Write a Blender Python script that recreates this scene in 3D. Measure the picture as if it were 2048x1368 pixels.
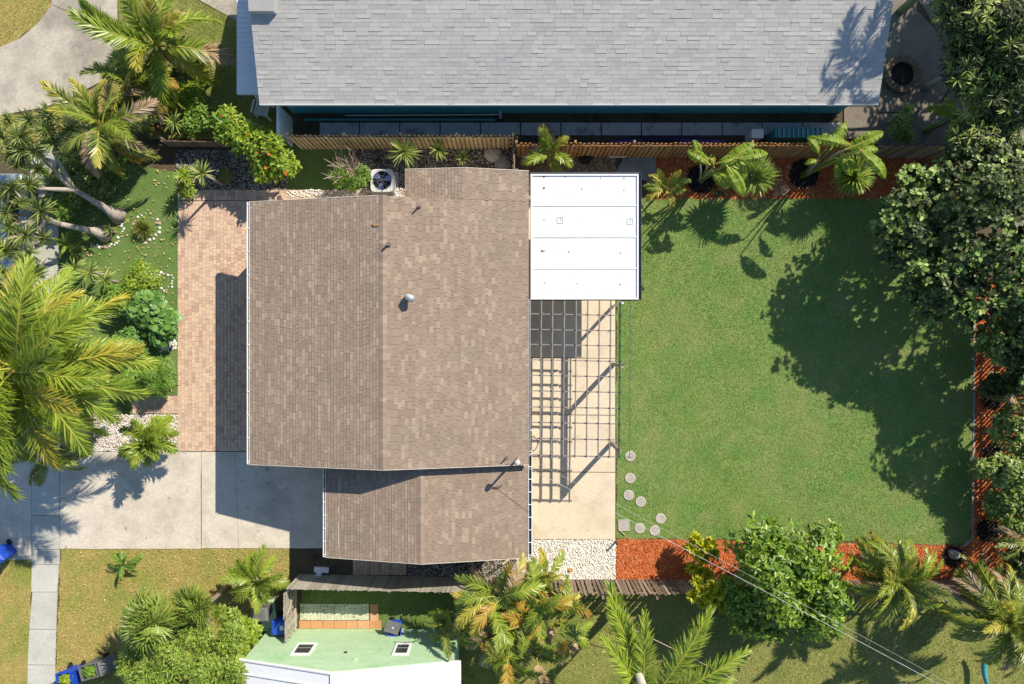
import bpy, math, random
import numpy as np
from mathutils import Vector, Matrix, Euler

for _o in list(bpy.data.objects): bpy.data.objects.remove(_o)
scene = bpy.context.scene
COL = scene.collection
H, S = 30.0, 46.0            # camera height in metres, picture pixels per metre on the ground
R = math.radians

# ------------------------------------------------------------------ camera, sky, sun, exposure
cam_d = bpy.data.cameras.new('camera'); cam = bpy.data.objects.new('camera', cam_d); COL.objects.link(cam)
cam.location = (0, 0, H); cam.rotation_euler = (0, 0, 0)
cam_d.sensor_width = 36; cam_d.lens = 36 * H / (2048 / S)
cam_d.clip_start = 0.5; cam_d.clip_end = 500
scene.camera = cam

SUNH = Vector((0.87, 0.93, 1.0)).normalized()        # towards the sun
sun_el = math.asin(SUNH.z); sun_az = math.atan2(SUNH.x, SUNH.y)
world = bpy.data.worlds.new('World'); scene.world = world; world.use_nodes = True
wn = world.node_tree; wn.nodes.clear()
sky = wn.nodes.new('ShaderNodeTexSky'); sky.sky_type = 'NISHITA'; sky.sun_disc = False
sky.sun_elevation = sun_el; sky.sun_rotation = sun_az; sky.air_density = 1.0; sky.dust_density = 0.3; sky.ozone_density = 3.0
bg = wn.nodes.new('ShaderNodeBackground'); bg.inputs[1].default_value = 0.118
wo = wn.nodes.new('ShaderNodeOutputWorld')
wn.links.new(sky.outputs[0], bg.inputs[0]); wn.links.new(bg.outputs[0], wo.inputs[0])
sd = bpy.data.lights.new('sun', 'SUN'); sd.energy = 5.0; sd.angle = R(0.53); sd.color = (1.0, 0.91, 0.77)
sun = bpy.data.objects.new('sun', sd); COL.objects.link(sun); sun.location = (20, 22, 40)
sun.rotation_euler = SUNH.to_track_quat('Z', 'Y').to_euler()
scene.view_settings.view_transform = 'Standard'; scene.view_settings.look = 'None'
scene.view_settings.exposure = 0.48; scene.view_settings.gamma = 1.0
scene.view_settings.use_curve_mapping = False

# ------------------------------------------------------------------ helpers
def w(px, py, z=0.0):
    """world point seen at photo pixel (px,py) if it is z metres above ground"""
    k = (H - z) / H / S
    return Vector(((px - 1024) * k, (684 - py) * k, z))
def g(px, py, z=0.0):
    """ground point of a photo pixel, lifted to z"""
    return Vector(((px - 1024) / S, (684 - py) / S, z))
def poly(pts): return [(g(*p).x, g(*p).y) for p in pts]

class MB:
    def __init__(s): s.v = []; s.f = []
    def add(s, vs, fs):
        b = len(s.v); s.v.extend([tuple(v) for v in vs]); s.f.extend([tuple(i + b for i in f) for f in fs])
    def box(s, c, d, rz=0, m=None):
        x, y, z = d[0] / 2, d[1] / 2, d[2] / 2
        vs = [Vector(p) for p in ((-x,-y,-z),(x,-y,-z),(x,y,-z),(-x,y,-z),(-x,-y,z),(x,-y,z),(x,y,z),(-x,y,z))]
        if m is None: m = Matrix.Rotation(rz, 4, 'Z')
        vs = [m @ v + Vector(c) for v in vs]
        s.add(vs, [(0,3,2,1),(4,5,6,7),(0,1,5,4),(1,2,6,5),(2,3,7,6),(3,0,4,7)]); return s
    def bar(s, a, b, wd, ht, up=(0,0,1)):
        a, b = Vector(a), Vector(b); d = (b - a); L = d.length; d.normalize()
        sd_ = d.cross(Vector(up)); sd_.normalize(); u = sd_.cross(d)
        vs = []
        for p in (a, b):
            for sx, sz in ((-1,-1),(1,-1),(1,1),(-1,1)): vs.append(p + sd_ * sx * wd / 2 + u * sz * ht / 2)
        s.add(vs, [(0,1,2,3),(7,6,5,4),(0,4,5,1),(1,5,6,2),(2,6,7,3),(3,7,4,0)]); return s
    def prism(s, pts, z0, z1):
        n = len(pts)
        area = sum(pts[i][0]*pts[(i+1)%n][1]-pts[(i+1)%n][0]*pts[i][1] for i in range(n))
        if area < 0: pts = pts[::-1]
        vs = [(p[0], p[1], z0) for p in pts] + [(p[0], p[1], z1) for p in pts]
        s.add(vs, [tuple(range(n))[::-1], tuple(range(n, 2*n))] + [(i, (i+1)%n, n+(i+1)%n, n+i) for i in range(n)]); return s
    def tube(s, pts, rad, n=6, cap=True):
        pts = [Vector(p) for p in pts]; m = len(pts)
        if not hasattr(rad, '__len__'): rad = [rad] * m
        vs = []; prev = None
        for i, p in enumerate(pts):
            t = (pts[min(i+1, m-1)] - pts[max(i-1, 0)]).normalized()
            if prev is None:
                a = Vector((1,0,0)) if abs(t.x) < 0.9 else Vector((0,1,0))
                u = t.cross(a).normalized()
            else: u = (prev - t * prev.dot(t)).normalized()
            prev = u; q = t.cross(u)
            for k in range(n):
                an = 2 * math.pi * k / n
                vs.append(p + (u * math.cos(an) + q * math.sin(an)) * rad[i])
        fs = [(i*n+k, i*n+(k+1)%n, (i+1)*n+(k+1)%n, (i+1)*n+k) for i in range(m-1) for k in range(n)]
        if cap: fs += [tuple(range(n))[::-1], tuple(range((m-1)*n, m*n))]
        s.add(vs, fs); return s
    def lathe(s, prof, c, n=20):
        vs = []; m = len(prof)
        for r_, z in prof:
            for k in range(n):
                a = 2*math.pi*k/n; vs.append((c[0]+r_*math.cos(a), c[1]+r_*math.sin(a), c[2]+z))
        fs = [(i*n+k, i*n+(k+1)%n, (i+1)*n+(k+1)%n, (i+1)*n+k) for i in range(m-1) for k in range(n)]
        s.add(vs, fs); return s
    def arr(s, V, F):
        b = len(s.v); s.v.extend(map(tuple, V.tolist())); s.f.extend([tuple(x + b for x in f) for f in F]); return s
    def mesh(s, name, mat, off=(0,0,0), smooth=False):
        me = bpy.data.meshes.new(name)
        o = Vector(off)
        me.from_pydata([(v[0]-o.x, v[1]-o.y, v[2]-o.z) for v in s.v], [], s.f)
        me.materials.append(mat)
        if smooth: me.polygons.foreach_set('use_smooth', [True]*len(me.polygons))
        me.update(); return me
    def build(s, name, mat, parent=None, smooth=False, **kw):
        off = ORG.get(parent.name, Vector((0,0,0))) if parent else Vector((0,0,0))
        return link(name, s.mesh(name, mat, off, smooth), parent, **kw)
ORG = {}
def link(name, data, parent=None, loc=None, rot=None, scale=None, **kw):
    o = bpy.data.objects.new(name, data); COL.objects.link(o)
    if parent: o.parent = parent; ORG[o.name] = ORG.get(parent.name, Vector((0,0,0)))
    if loc is not None: o.location = loc
    if rot is not None: o.rotation_euler = rot
    if scale is not None: o.scale = scale if hasattr(scale, '__len__') else (scale,)*3
    for k, v in kw.items(): o[k] = v
    return o
def thing(name, label, cat, loc=(0,0,0), group=None):
    o = link(name, None); o.empty_display_size = 0.2; o.location = loc; ORG[o.name] = Vector(loc)
    o['label'] = label; o['category'] = cat
    if group: o['group'] = group
    return o
def tag(o, label, cat, group=None, kind=None):
    o['label'] = label; o['category'] = cat
    if group: o['group'] = group
    if kind: o['kind'] = kind
    return o
def struct(o): o['kind'] = 'structure'; return o
def npmesh(name, V, F, mat):
    """fast mesh from numpy: V (n,3), F (m,k) all faces with k corners"""
    me = bpy.data.meshes.new(name); n, (m, k) = len(V), F.shape
    me.vertices.add(n); me.vertices.foreach_set('co', V.astype(np.float32).ravel())
    me.loops.add(m*k); me.loops.foreach_set('vertex_index', F.astype(np.int32).ravel())
    me.polygons.add(m); me.polygons.foreach_set('loop_start', np.arange(0, m*k, k, dtype=np.int32))
    me.polygons.foreach_set('loop_total', np.full(m, k, dtype=np.int32))
    me.materials.append(mat); me.update(calc_edges=True); me.validate(); return me

# ------------------------------------------------------------------ materials
def _ramp(nt, stops, fac):
    r = nt.nodes.new('ShaderNodeValToRGB'); e = r.color_ramp.elements
    n = len(stops)
    st = [(s if len(s) == 2 else (i / max(1, n-1), s)) for i, s in enumerate(stops)]
    e[0].position, e[0].color = st[0][0], (*st[0][1], 1)
    e[1].position, e[1].color = st[-1][0], (*st[-1][1], 1)
    for p, c in st[1:-1]:
        x = e.new(p); x.color = (*c, 1)
    nt.links.new(fac, r.inputs[0]); return r.outputs[0]
def _rand(nt):
    a = nt.nodes.new('ShaderNodeNewGeometry'); b = nt.nodes.new('ShaderNodeObjectInfo')
    m = nt.nodes.new('ShaderNodeMath'); m.operation = 'ADD'
    nt.links.new(a.outputs['Random Per Island'], m.inputs[0]); nt.links.new(b.outputs['Random'], m.inputs[1])
    f = nt.nodes.new('ShaderNodeMath'); f.operation = 'FRACT'; nt.links.new(m.outputs[0], f.inputs[0])
    return f.outputs[0]
def _noise(nt, scale, detail=4, rough=0.55, stretch=None):
    p = nt.nodes.new('ShaderNodeNewGeometry'); n = nt.nodes.new('ShaderNodeTexNoise')
    n.inputs['Scale'].default_value = scale; n.inputs['Detail'].default_value = detail; n.inputs['Roughness'].default_value = rough
    if stretch:
        mp = nt.nodes.new('ShaderNodeMapping'); mp.inputs['Scale'].default_value = stretch
        nt.links.new(p.outputs['Position'], mp.inputs[0]); nt.links.new(mp.outputs[0], n.inputs['Vector'])
    else: nt.links.new(p.outputs['Position'], n.inputs['Vector'])
    return n.outputs['Fac']
def _mix(nt, a, b, fac, mode='MIX'):
    m = nt.nodes.new('ShaderNodeMix'); m.data_type = 'RGBA'; m.blend_type = mode
    for i, x in ((6, a), (7, b)):
        if hasattr(x, 'links'): nt.links.new(x, m.inputs[i])
        else: m.inputs[i].default_value = (*x, 1)
    if hasattr(fac, 'links'): nt.links.new(fac, m.inputs[0])
    else: m.inputs[0].default_value = fac
    return m.outputs[2]
def _remap(nt, x, a, b, c=0.0, d=1.0):
    m = nt.nodes.new('ShaderNodeMapRange'); nt.links.new(x, m.inputs[0])
    for i, v in zip((1,2,3,4), (a, b, c, d)): m.inputs[i].default_value = v
    return m.outputs[0]
MATS = {}
def M(name, stops, scale=1.0, rough=0.85, bump=0.0, bscale=40, spec=0.25, metal=0, grain=0.25, gscale=25,
      island=None, iamt=1.0, stain=None, stretch=None, lo=0.35, hi=0.65, stain2=None):
    """surface material: stops mixed by large noise, fine grain, optional per-piece colours, optional stain (colour, scale, lo, hi)"""
    m = bpy.data.materials.new(name); m.use_nodes = True; nt = m.node_tree; b = nt.nodes['Principled BSDF']
    c = _ramp(nt, stops, _remap(nt, _noise(nt, scale, stretch=stretch), lo, hi)) if len(stops) > 1 else stops[0]
    if island:
        ic = _ramp(nt, island, _rand(nt))
        c = _mix(nt, c, ic, iamt)
    if stain: c = _mix(nt, c, stain[0], _remap(nt, _noise(nt, stain[1], 6, 0.6), stain[2], stain[3], 0, stain[4] if len(stain) > 4 else 0.8))
    if stain2: c = _mix(nt, c, stain2[0], _remap(nt, _noise(nt, stain2[1], 3, 0.5), stain2[2], stain2[3], 0, stain2[4]))
    if grain:
        gr = _remap(nt, _noise(nt, gscale, 3), 0.3, 0.7, 1-grain, 1+grain)
        cb = nt.nodes.new('ShaderNodeCombineColor')
        for i in range(3): nt.links.new(gr, cb.inputs[i])
        c = _mix(nt, c, cb.outputs[0], 1.0, 'MULTIPLY')
    if hasattr(c, 'links'): nt.links.new(c, b.inputs['Base Color'])
    else: b.inputs['Base Color'].default_value = (*c, 1)
    b.inputs['Roughness'].default_value = rough; b.inputs['Metallic'].default_value = metal
    b.inputs['Specular IOR Level'].default_value = spec
    if bump:
        bp = nt.nodes.new('ShaderNodeBump'); bp.inputs['Strength'].default_value = bump; bp.inputs['Distance'].default_value = 0.02
        nt.links.new(_noise(nt, bscale, 5), bp.inputs['Height']); nt.links.new(bp.outputs[0], b.inputs['Normal'])
    MATS[name] = m; return m
def LM(name, cols, rough=0.42, trans=0.3, spec=0.4, nz=0.0, patch=None):
    """leaf material: colour by leaf, some light through the blade"""
    m = bpy.data.materials.new(name); m.use_nodes = True; nt = m.node_tree; b = nt.nodes['Principled BSDF']
    c = _ramp(nt, cols, _rand(nt))
    if nz: c = _mix(nt, c, cols[-1][1] if len(cols[-1]) == 2 else cols[-1], _remap(nt, _noise(nt, 0.9), 0.5, 0.75, 0, nz))
    if patch:
        for pc, ps, p0, p1, pa in patch: c = _mix(nt, c, pc, _remap(nt, _noise(nt, ps, 5, 0.6), p0, p1, 0, pa))
    nt.links.new(c, b.inputs['Base Color']); b.inputs['Roughness'].default_value = rough
    b.inputs['Specular IOR Level'].default_value = spec
    t = nt.nodes.new('ShaderNodeBsdfTranslucent'); nt.links.new(c, t.inputs[0])
    x = nt.nodes.new('ShaderNodeMixShader'); x.inputs[0].default_value = trans
    nt.links.new(b.outputs[0], x.inputs[1]); nt.links.new(t.outputs[0], x.inputs[2])
    nt.links.new(x.outputs[0], nt.nodes['Material Output'].inputs[0])
    MATS[name] = m; return m

m_soil = M('soil', [(0.055,0.042,0.026),(0.10,0.075,0.045),(0.075,0.07,0.03)], 1.2, bump=0.6, bscale=30, grain=0.4)
m_turfbase = M('turf_ground', [(0.10,0.175,0.04),(0.14,0.21,0.055)], 0.8, grain=0.3, gscale=60)
m_lawnbase = M('lawn_soil', [(0.13,0.24,0.055),(0.20,0.27,0.08),(0.14,0.26,0.06)], 0.5, grain=0.35, gscale=40)
m_olivebase = M('olive_lawn_soil', [(0.16,0.19,0.045),(0.25,0.245,0.075),(0.18,0.21,0.05)], 0.5, grain=0.35, gscale=40)
m_drybase = M('dry_lawn_soil', [(0.24,0.26,0.055),(0.38,0.29,0.10),(0.26,0.275,0.06)], 0.55, grain=0.4, gscale=40)
m_conc = M('driveway_concrete', [(0.50,0.445,0.36),(0.59,0.53,0.435),(0.55,0.49,0.40)], 0.7, bump=0.12, bscale=80, grain=0.12, gscale=14,
           stain=((0.27,0.245,0.20), 0.5, 0.50, 0.72, 0.6), stain2=((0.16,0.145,0.12), 2.4, 0.66, 0.74, 0.6))
m_oldconc = M('old_driveway_concrete', [(0.38,0.34,0.275),(0.48,0.43,0.35),(0.43,0.385,0.315)], 0.6, bump=0.15, bscale=80, grain=0.14, gscale=14, stain=((0.20,0.18,0.145), 0.45, 0.48, 0.68, 0.75))
m_walk = M('sidewalk_concrete', [(0.42,0.42,0.36),(0.52,0.51,0.44)], 0.9, bump=0.15, bscale=80, grain=0.14, gscale=18,
           stain=((0.2,0.2,0.17), 1.2, 0.56, 0.8, 0.5), island=[(0.34,0.33,0.27),(0.55,0.54,0.47)], iamt=0.35)
m_patio = M('patio_concrete', [(0.58,0.49,0.355),(0.65,0.55,0.40),(0.60,0.52,0.39)], 0.6, bump=0.08, bscale=60, grain=0.08, gscale=12,
            stain=((0.40,0.33,0.22), 0.9, 0.52, 0.75, 0.5), stain2=((0.32,0.27,0.19), 3.0, 0.67, 0.75, 0.5))
m_paver = M('brick_paver', [(0.56,0.41,0.30),(0.61,0.46,0.34)], 0.8, bump=0.3, bscale=60, grain=0.18, gscale=30,
            island=[(0.0,(0.39,0.245,0.185)),(0.25,(0.54,0.36,0.26)),(0.5,(0.59,0.415,0.285)),(0.75,(0.62,0.47,0.31)),(1.0,(0.50,0.35,0.275))], iamt=0.75,
            stain=((0.2,0.15,0.12), 0.8, 0.6, 0.85, 0.5))
m_paverjoint = M('paver_joint_sand', [(0.19,0.14,0.10),(0.25,0.19,0.13)], 3, grain=0.3)
m_shingle = M('brown_shingle', [(0.28,0.212,0.16),(0.32,0.245,0.185)], 0.35, bump=0.35, bscale=120, grain=0.16, gscale=60, rough=0.95, spec=0.1,
              island=[(0.0,(0.225,0.165,0.125)),(0.3,(0.28,0.208,0.158)),(0.7,(0.30,0.226,0.172)),(0.85,(0.35,0.272,0.2)),(1.0,(0.42,0.335,0.24))], iamt=0.58,
              stain=((0.215,0.185,0.14), 0.45, 0.48, 0.72, 0.5))
m_gshingle = M('grey_shingle', [(0.42,0.405,0.375),(0.47,0.45,0.415)], 0.3, bump=0.3, bscale=120, grain=0.12, gscale=60, rough=0.95, spec=0.1,
               island=[(0.0,(0.36,0.35,0.33)),(0.6,(0.445,0.43,0.395)),(1.0,(0.49,0.47,0.43))], iamt=0.6,
               stain=((0.3,0.32,0.33), 0.35, 0.52, 0.75, 0.45))
m_deck = M('roof_felt', [(0.10,0.075,0.06),(0.12,0.09,0.07)], 2)
m_gdeck = M('grey_roof_felt', [(0.17,0.17,0.18),(0.2,0.2,0.2)], 2)
m_white = M('white_paint', [(0.80,0.80,0.78),(0.76,0.76,0.74)], 1.5, rough=0.5, grain=0.04, gscale=10)
m_whiteroof = M('white_roof_panel', [(0.68,0.68,0.665),(0.63,0.63,0.615)], 0.8, rough=0.6, grain=0.03, gscale=8,
                stain=((0.45,0.435,0.39), 3.2, 0.55, 0.75, 0.28), stretch=(0.4,3,1))
m_greymetal = M('pergola_bronze', [(0.13,0.115,0.10),(0.16,0.14,0.12)], 3, rough=0.6, grain=0.1)
m_darkmetal = M('dark_metal', [(0.03,0.03,0.035)], rough=0.5, grain=0)
m_gutter = M('dark_gutter', [(0.06,0.07,0.09)], rough=0.5, grain=0)
m_wallcream = M('cream_stucco', [(0.55,0.48,0.38),(0.6,0.53,0.43)], 2, bump=0.3, bscale=50)
m_wallteal = M('teal_stucco', [(0.07,0.40,0.46),(0.09,0.45,0.5)], 1.5, bump=0.3, bscale=50, grain=0.1)
m_wallgreen = M('mint_green_stucco', [(0.37,0.53,0.31),(0.42,0.575,0.36)], 0.9, bump=0.25, bscale=40, grain=0.08, gscale=10,
                stain=((0.22,0.44,0.21), 0.7, 0.6, 0.68, 0.6), stretch=(0.6,1,3))
m_glass = M('window_glass', [(0.03,0.035,0.035),(0.07,0.06,0.045)], 1.5, rough=0.08, spec=0.6, grain=0)
m_mulch = M('red_mulch', [(0.42,0.105,0.035),(0.58,0.16,0.05)], 2.5, stain=((0.24,0.09,0.045), 1.3, 0.52, 0.72, 0.6), bump=0.8, bscale=60, grain=0.35, gscale=45)
m_mulchchip = LM('red_mulch_chip', [(0.0,(0.26,0.07,0.03)),(0.25,(0.50,0.125,0.037)),(0.75,(0.64,0.185,0.055)),(1.0,(0.62,0.30,0.14))], rough=0.9, trans=0.0, spec=0.1)
m_blackmulch = M('black_mulch', [(0.012,0.011,0.01),(0.025,0.022,0.02)], 6, bump=0.8, bscale=50, grain=0.5)
m_gravelbase = M('gravel_bed', [(0.60,0.57,0.5),(0.46,0.43,0.37)], 4, grain=0.4, gscale=50)
m_pebw = M('white_pebble', [(0.72,0.68,0.6)], island=[(0.55,0.5,0.42),(0.76,0.72,0.64),(0.84,0.81,0.75)], grain=0.08, rough=0.8)
m_pebm = M('mixed_pebble', [(0.5,0.45,0.4)], island=[(0.0,(0.28,0.17,0.12)),(0.25,(0.5,0.42,0.35)),(0.6,(0.68,0.63,0.57)),(1.0,(0.8,0.77,0.72))], grain=0.08, rough=0.8)
m_pebg = M('grey_pebble', [(0.3,0.3,0.3)], island=[(0.0,(0.10,0.09,0.08)),(0.5,(0.24,0.22,0.2)),(1.0,(0.46,0.44,0.41))], grain=0.1, rough=0.8)
m_woodpale = M('pale_fence_wood', [(0.52,0.40,0.22),(0.60,0.47,0.27)], 2, grain=0.25, gscale=30, stretch=(6,6,0.6),
               island=[(0.42,0.31,0.17),(0.6,0.46,0.26),(0.66,0.53,0.32)], iamt=0.6)
m_woodtan = M('tan_fence_wood', [(0.40,0.21,0.085),(0.48,0.27,0.12)], 2, grain=0.25, gscale=30, stretch=(6,6,0.6),
              island=[(0.33,0.165,0.065),(0.46,0.25,0.105),(0.52,0.31,0.15)], iamt=0.6)
m_woodgrey = M('weathered_grey_wood', [(0.30,0.27,0.22),(0.38,0.345,0.28)], 3, grain=0.3, gscale=30, stretch=(6,6,0.8),
               island=[(0.22,0.205,0.17),(0.36,0.33,0.27),(0.45,0.41,0.33)], iamt=0.65)
m_wooddark = M('weathered_brown_wood', [(0.17,0.12,0.085),(0.24,0.18,0.13)], 3, grain=0.35, gscale=30, stretch=(6,6,0.8),
               island=[(0.10,0.07,0.05),(0.2,0.145,0.105),(0.34,0.27,0.2)], iamt=0.7)
m_bark = M('grey_bark', [(0.30,0.26,0.215),(0.44,0.385,0.32)], 4, bump=0.6, bscale=30, grain=0.25)
m_palmbark = M('palm_trunk_bark', [(0.20,0.15,0.10),(0.30,0.24,0.17)], 4, bump=0.8, bscale=18, grain=0.3, stretch=(1,1,6))
m_pole = M('weathered_pole', [(0.42,0.38,0.31),(0.5,0.45,0.37)], 4, bump=0.3, grain=0.2, stretch=(3,3,0.5))
m_stone = M('round_step_stone', [(0.36,0.325,0.285),(0.46,0.42,0.37)], 5, bump=0.5, bscale=50, grain=0.25, gscale=40)
m_stoneborder = M('stone_rim', [(0.47,0.42,0.36),(0.52,0.48,0.41)], 5, bump=0.3, grain=0.2)
m_rock = M('grey_rock', [(0.26,0.24,0.22),(0.38,0.35,0.31)], 3, bump=0.8, bscale=12, grain=0.3)
m_blue = M('blue_bin_plastic', [(0.012,0.06,0.42),(0.015,0.075,0.48)], 3, rough=0.4, spec=0.4, grain=0.05)
m_greyplastic = M('grey_bin_plastic', [(0.13,0.13,0.135),(0.16,0.16,0.165)], 3, rough=0.5, grain=0.05)
m_blackplastic = M('black_plastic', [(0.015,0.015,0.016)], rough=0.45, grain=0)
m_acmetal = M('ac_cabinet_paint', [(0.56,0.57,0.55),(0.62,0.62,0.6)], 3, rough=0.5, grain=0.05)
m_fanblade = M('fan_blade_metal', [(0.16,0.22,0.36),(0.30,0.36,0.46)], 5, rough=0.25, metal=0.7, grain=0)
m_galv = M('galvanised_metal', [(0.45,0.47,0.48),(0.6,0.61,0.61)], 8, rough=0.4, metal=0.5, grain=0.05)
m_tarp = M('grey_weed_cloth', [(0.21,0.21,0.205),(0.28,0.275,0.26)], 1.5, bump=0.5, bscale=8, grain=0.15)
m_teal = M('teal_plastic', [(0.05,0.26,0.28),(0.07,0.32,0.34)], 2, rough=0.4, grain=0.05)
m_purple = M('purple_plastic', [(0.13,0.06,0.22),(0.17,0.09,0.25)], 1, rough=0.4, grain=0.05)
m_slabdark = M('stained_path_concrete', [(0.44,0.445,0.44),(0.56,0.555,0.54)], 1.6, bump=0.2, grain=0.2, stain=((0.08,0.08,0.075), 1.6, 0.5, 0.7, 0.8))
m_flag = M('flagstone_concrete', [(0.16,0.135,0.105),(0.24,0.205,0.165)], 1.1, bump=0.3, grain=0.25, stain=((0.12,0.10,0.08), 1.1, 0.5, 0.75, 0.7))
m_terra = M('terracotta_tile', [(0.50,0.24,0.11),(0.58,0.30,0.14)], 2, grain=0.15, island=[(0.42,0.2,0.1),(0.56,0.28,0.13),(0.62,0.42,0.28)], iamt=0.5)
m_mintpaver = M('pale_paver', [(0.5,0.52,0.38),(0.62,0.62,0.48)], 2, grain=0.15, stain=((0.14,0.2,0.06), 3, 0.55, 0.7, 0.7))
m_mintslab = M('mint_painted_concrete', [(0.36,0.56,0.31),(0.42,0.60,0.36)], 1, grain=0.1)
m_rubber = M('black_rubber', [(0.02,0.02,0.02)], rough=0.7, grain=0)
m_wire = M('bare_cable', [(0.5,0.49,0.47),(0.3,0.3,0.29)], 2, rough=0.4, grain=0)
m_rope = M('pink_cord', [(0.5,0.36,0.32)], rough=0.7, grain=0)
m_carpaint = M('silver_blue_car_paint', [(0.34,0.42,0.50)], rough=0.25, spec=0.6, metal=0.4, grain=0)
m_lightgreen = M('lime_plastic', [(0.35,0.45,0.05)], rough=0.4, grain=0)
m_paper = M('bin_label_paper', [(0.5,0.68,0.75)], rough=0.7, grain=0.1)
# leaves
l_lawn = LM('lawn_grass_blade', [(0.17,0.29,0.044),(0.25,0.375,0.062),(0.37,0.44,0.115)], trans=0.35, rough=0.6, patch=[((0.44,0.43,0.16), 0.22, 0.46, 0.6, 0.85), ((0.11,0.30,0.05), 0.4, 0.48, 0.64, 0.7), ((0.52,0.45,0.22), 0.9, 0.54, 0.68, 0.75), ((0.12,0.24,0.04), 2.6, 0.6, 0.72, 0.5)])
l_turf = LM('turf_blade', [(0.11,0.20,0.035),(0.15,0.25,0.05),(0.19,0.27,0.07)], trans=0.3, rough=0.5)
l_dry = LM('dry_grass_blade', [(0.0,(0.24,0.29,0.05)),(0.45,(0.38,0.36,0.08)),(0.75,(0.58,0.41,0.15)),(1.0,(0.72,0.52,0.26))], trans=0.3, rough=0.7, patch=[((0.24,0.32,0.045), 0.5, 0.42, 0.62, 0.85), ((0.68,0.44,0.19), 0.8, 0.54, 0.7, 0.65)])
l_nwlawn = LM('green_grass_blade', [(0.17,0.23,0.035),(0.28,0.32,0.06),(0.40,0.38,0.09)], trans=0.3, rough=0.6)
l_litter = LM('fallen_leaf_fleck', [(0.45,0.22,0.08),(0.55,0.38,0.18),(0.62,0.52,0.25)], trans=0.1, rough=0.8)
l_coco = LM('coconut_leaflet', [(0.17,0.27,0.022),(0.27,0.36,0.03),(0.39,0.45,0.06)], rough=0.4, trans=0.3, spec=0.5)
l_yellow = LM('yellowing_leaflet', [(0.36,0.36,0.03),(0.50,0.43,0.045),(0.5,0.46,0.12)], trans=0.3)
l_brown = LM('dry_brown_leaflet', [(0.30,0.19,0.09),(0.46,0.31,0.17),(0.5,0.42,0.34)], trans=0.15, rough=0.8)
l_orange = LM('orange_leaflet', [(0.44,0.26,0.04),(0.54,0.33,0.06),(0.38,0.34,0.06)], trans=0.25)
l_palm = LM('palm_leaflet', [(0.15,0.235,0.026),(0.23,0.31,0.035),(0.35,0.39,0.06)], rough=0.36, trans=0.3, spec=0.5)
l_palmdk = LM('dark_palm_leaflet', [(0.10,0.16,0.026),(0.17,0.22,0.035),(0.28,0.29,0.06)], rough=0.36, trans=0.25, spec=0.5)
l_fan = LM('fan_palm_leaf', [(0.19,0.29,0.045),(0.28,0.37,0.065),(0.38,0.44,0.10)], rough=0.35, trans=0.3, spec=0.5)
l_magn = LM('glossy_bright_leaf', [(0.07,0.15,0.008),(0.15,0.27,0.016),(0.32,0.44,0.032)], rough=0.42, trans=0.28, spec=0.55)
l_sea = LM('shaded_grey_green_leaf', [(0.0,(0.035,0.05,0.014)),(0.6,(0.07,0.105,0.022)),(1.0,(0.12,0.175,0.035))], rough=0.5, trans=0.2, spec=0.35)  # darkened fill leaves: shade inside the crown is put into the colour
l_sealit = LM('lit_rosette_leaf', [(0.12,0.19,0.03),(0.21,0.32,0.05),(0.38,0.48,0.13)], rough=0.48, trans=0.2, spec=0.4)  # same leaf in lighter tones: sunlight on outer rosettes painted into the colour
l_east = LM('east_shrub_leaf', [(0.11,0.18,0.022),(0.20,0.29,0.04),(0.36,0.41,0.10)], rough=0.42, trans=0.25, spec=0.55)
l_fine = LM('fine_fern_leaf', [(0.13,0.21,0.025),(0.24,0.35,0.04),(0.40,0.48,0.085)], rough=0.45, trans=0.3)
l_lime = LM('lime_green_leaf', [(0.14,0.25,0.02),(0.24,0.36,0.028),(0.40,0.45,0.04)], trans=0.3)
l_bush = LM('mid_green_leaf', [(0.10,0.22,0.022),(0.17,0.31,0.035),(0.25,0.38,0.06)], trans=0.3)
l_round = LM('round_leaf', [(0.07,0.18,0.025),(0.13,0.27,0.045),(0.20,0.33,0.08)], trans=0.2, spec=0.5)
l_croton = LM('yellow_croton_leaf', [(0.0,(0.22,0.30,0.02)),(0.4,(0.50,0.52,0.025)),(1.0,(0.68,0.64,0.04))], trans=0.25)
l_strap = LM('strap_leaf', [(0.10,0.16,0.028),(0.18,0.24,0.045),(0.34,0.37,0.10)], trans=0.22, spec=0.5)
l_yucca = LM('yucca_leaf', [(0.15,0.24,0.035),(0.27,0.34,0.065),(0.46,0.48,0.16)], trans=0.22, spec=0.5)
l_banana = LM('paddle_leaf', [(0.21,0.32,0.028),(0.255,0.36,0.033),(0.31,0.41,0.042)], trans=0.42, rough=0.5, spec=0.35)
l_star = LM('shaded_star_leaf', [(0.0,(0.035,0.05,0.014)),(0.6,(0.075,0.105,0.02)),(1.0,(0.13,0.18,0.03))], rough=0.45, trans=0.25)  # star tree leaf darkened, so crown shade sits in its colour
l_starlit = LM('lit_star_leaf', [(0.18,0.25,0.035),(0.30,0.38,0.06),(0.45,0.50,0.13)], rough=0.45, trans=0.25)  # lit copy of the star tree leaf, sun on top clusters painted in
l_flower = LM('orange_petal', [(0.7,0.14,0.02),(0.8,0.25,0.03)], trans=0.2)
l_red = LM('dark_red_leaf', [(0.06,0.02,0.015),(0.11,0.04,0.02),(0.08,0.07,0.02)], trans=0.2)
l_twig = M('bare_twig', [(0.42,0.31,0.23),(0.52,0.4,0.31)], 5, rough=0.9, grain=0.2)
l_petiole = M('yellow_green_stalk', [(0.30,0.30,0.04),(0.38,0.35,0.07)], 4, rough=0.5, grain=0.1)
l_pstalk = M('green_stalk', [(0.16,0.2,0.04),(0.22,0.25,0.06)], 4, rough=0.5, grain=0.1)

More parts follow.
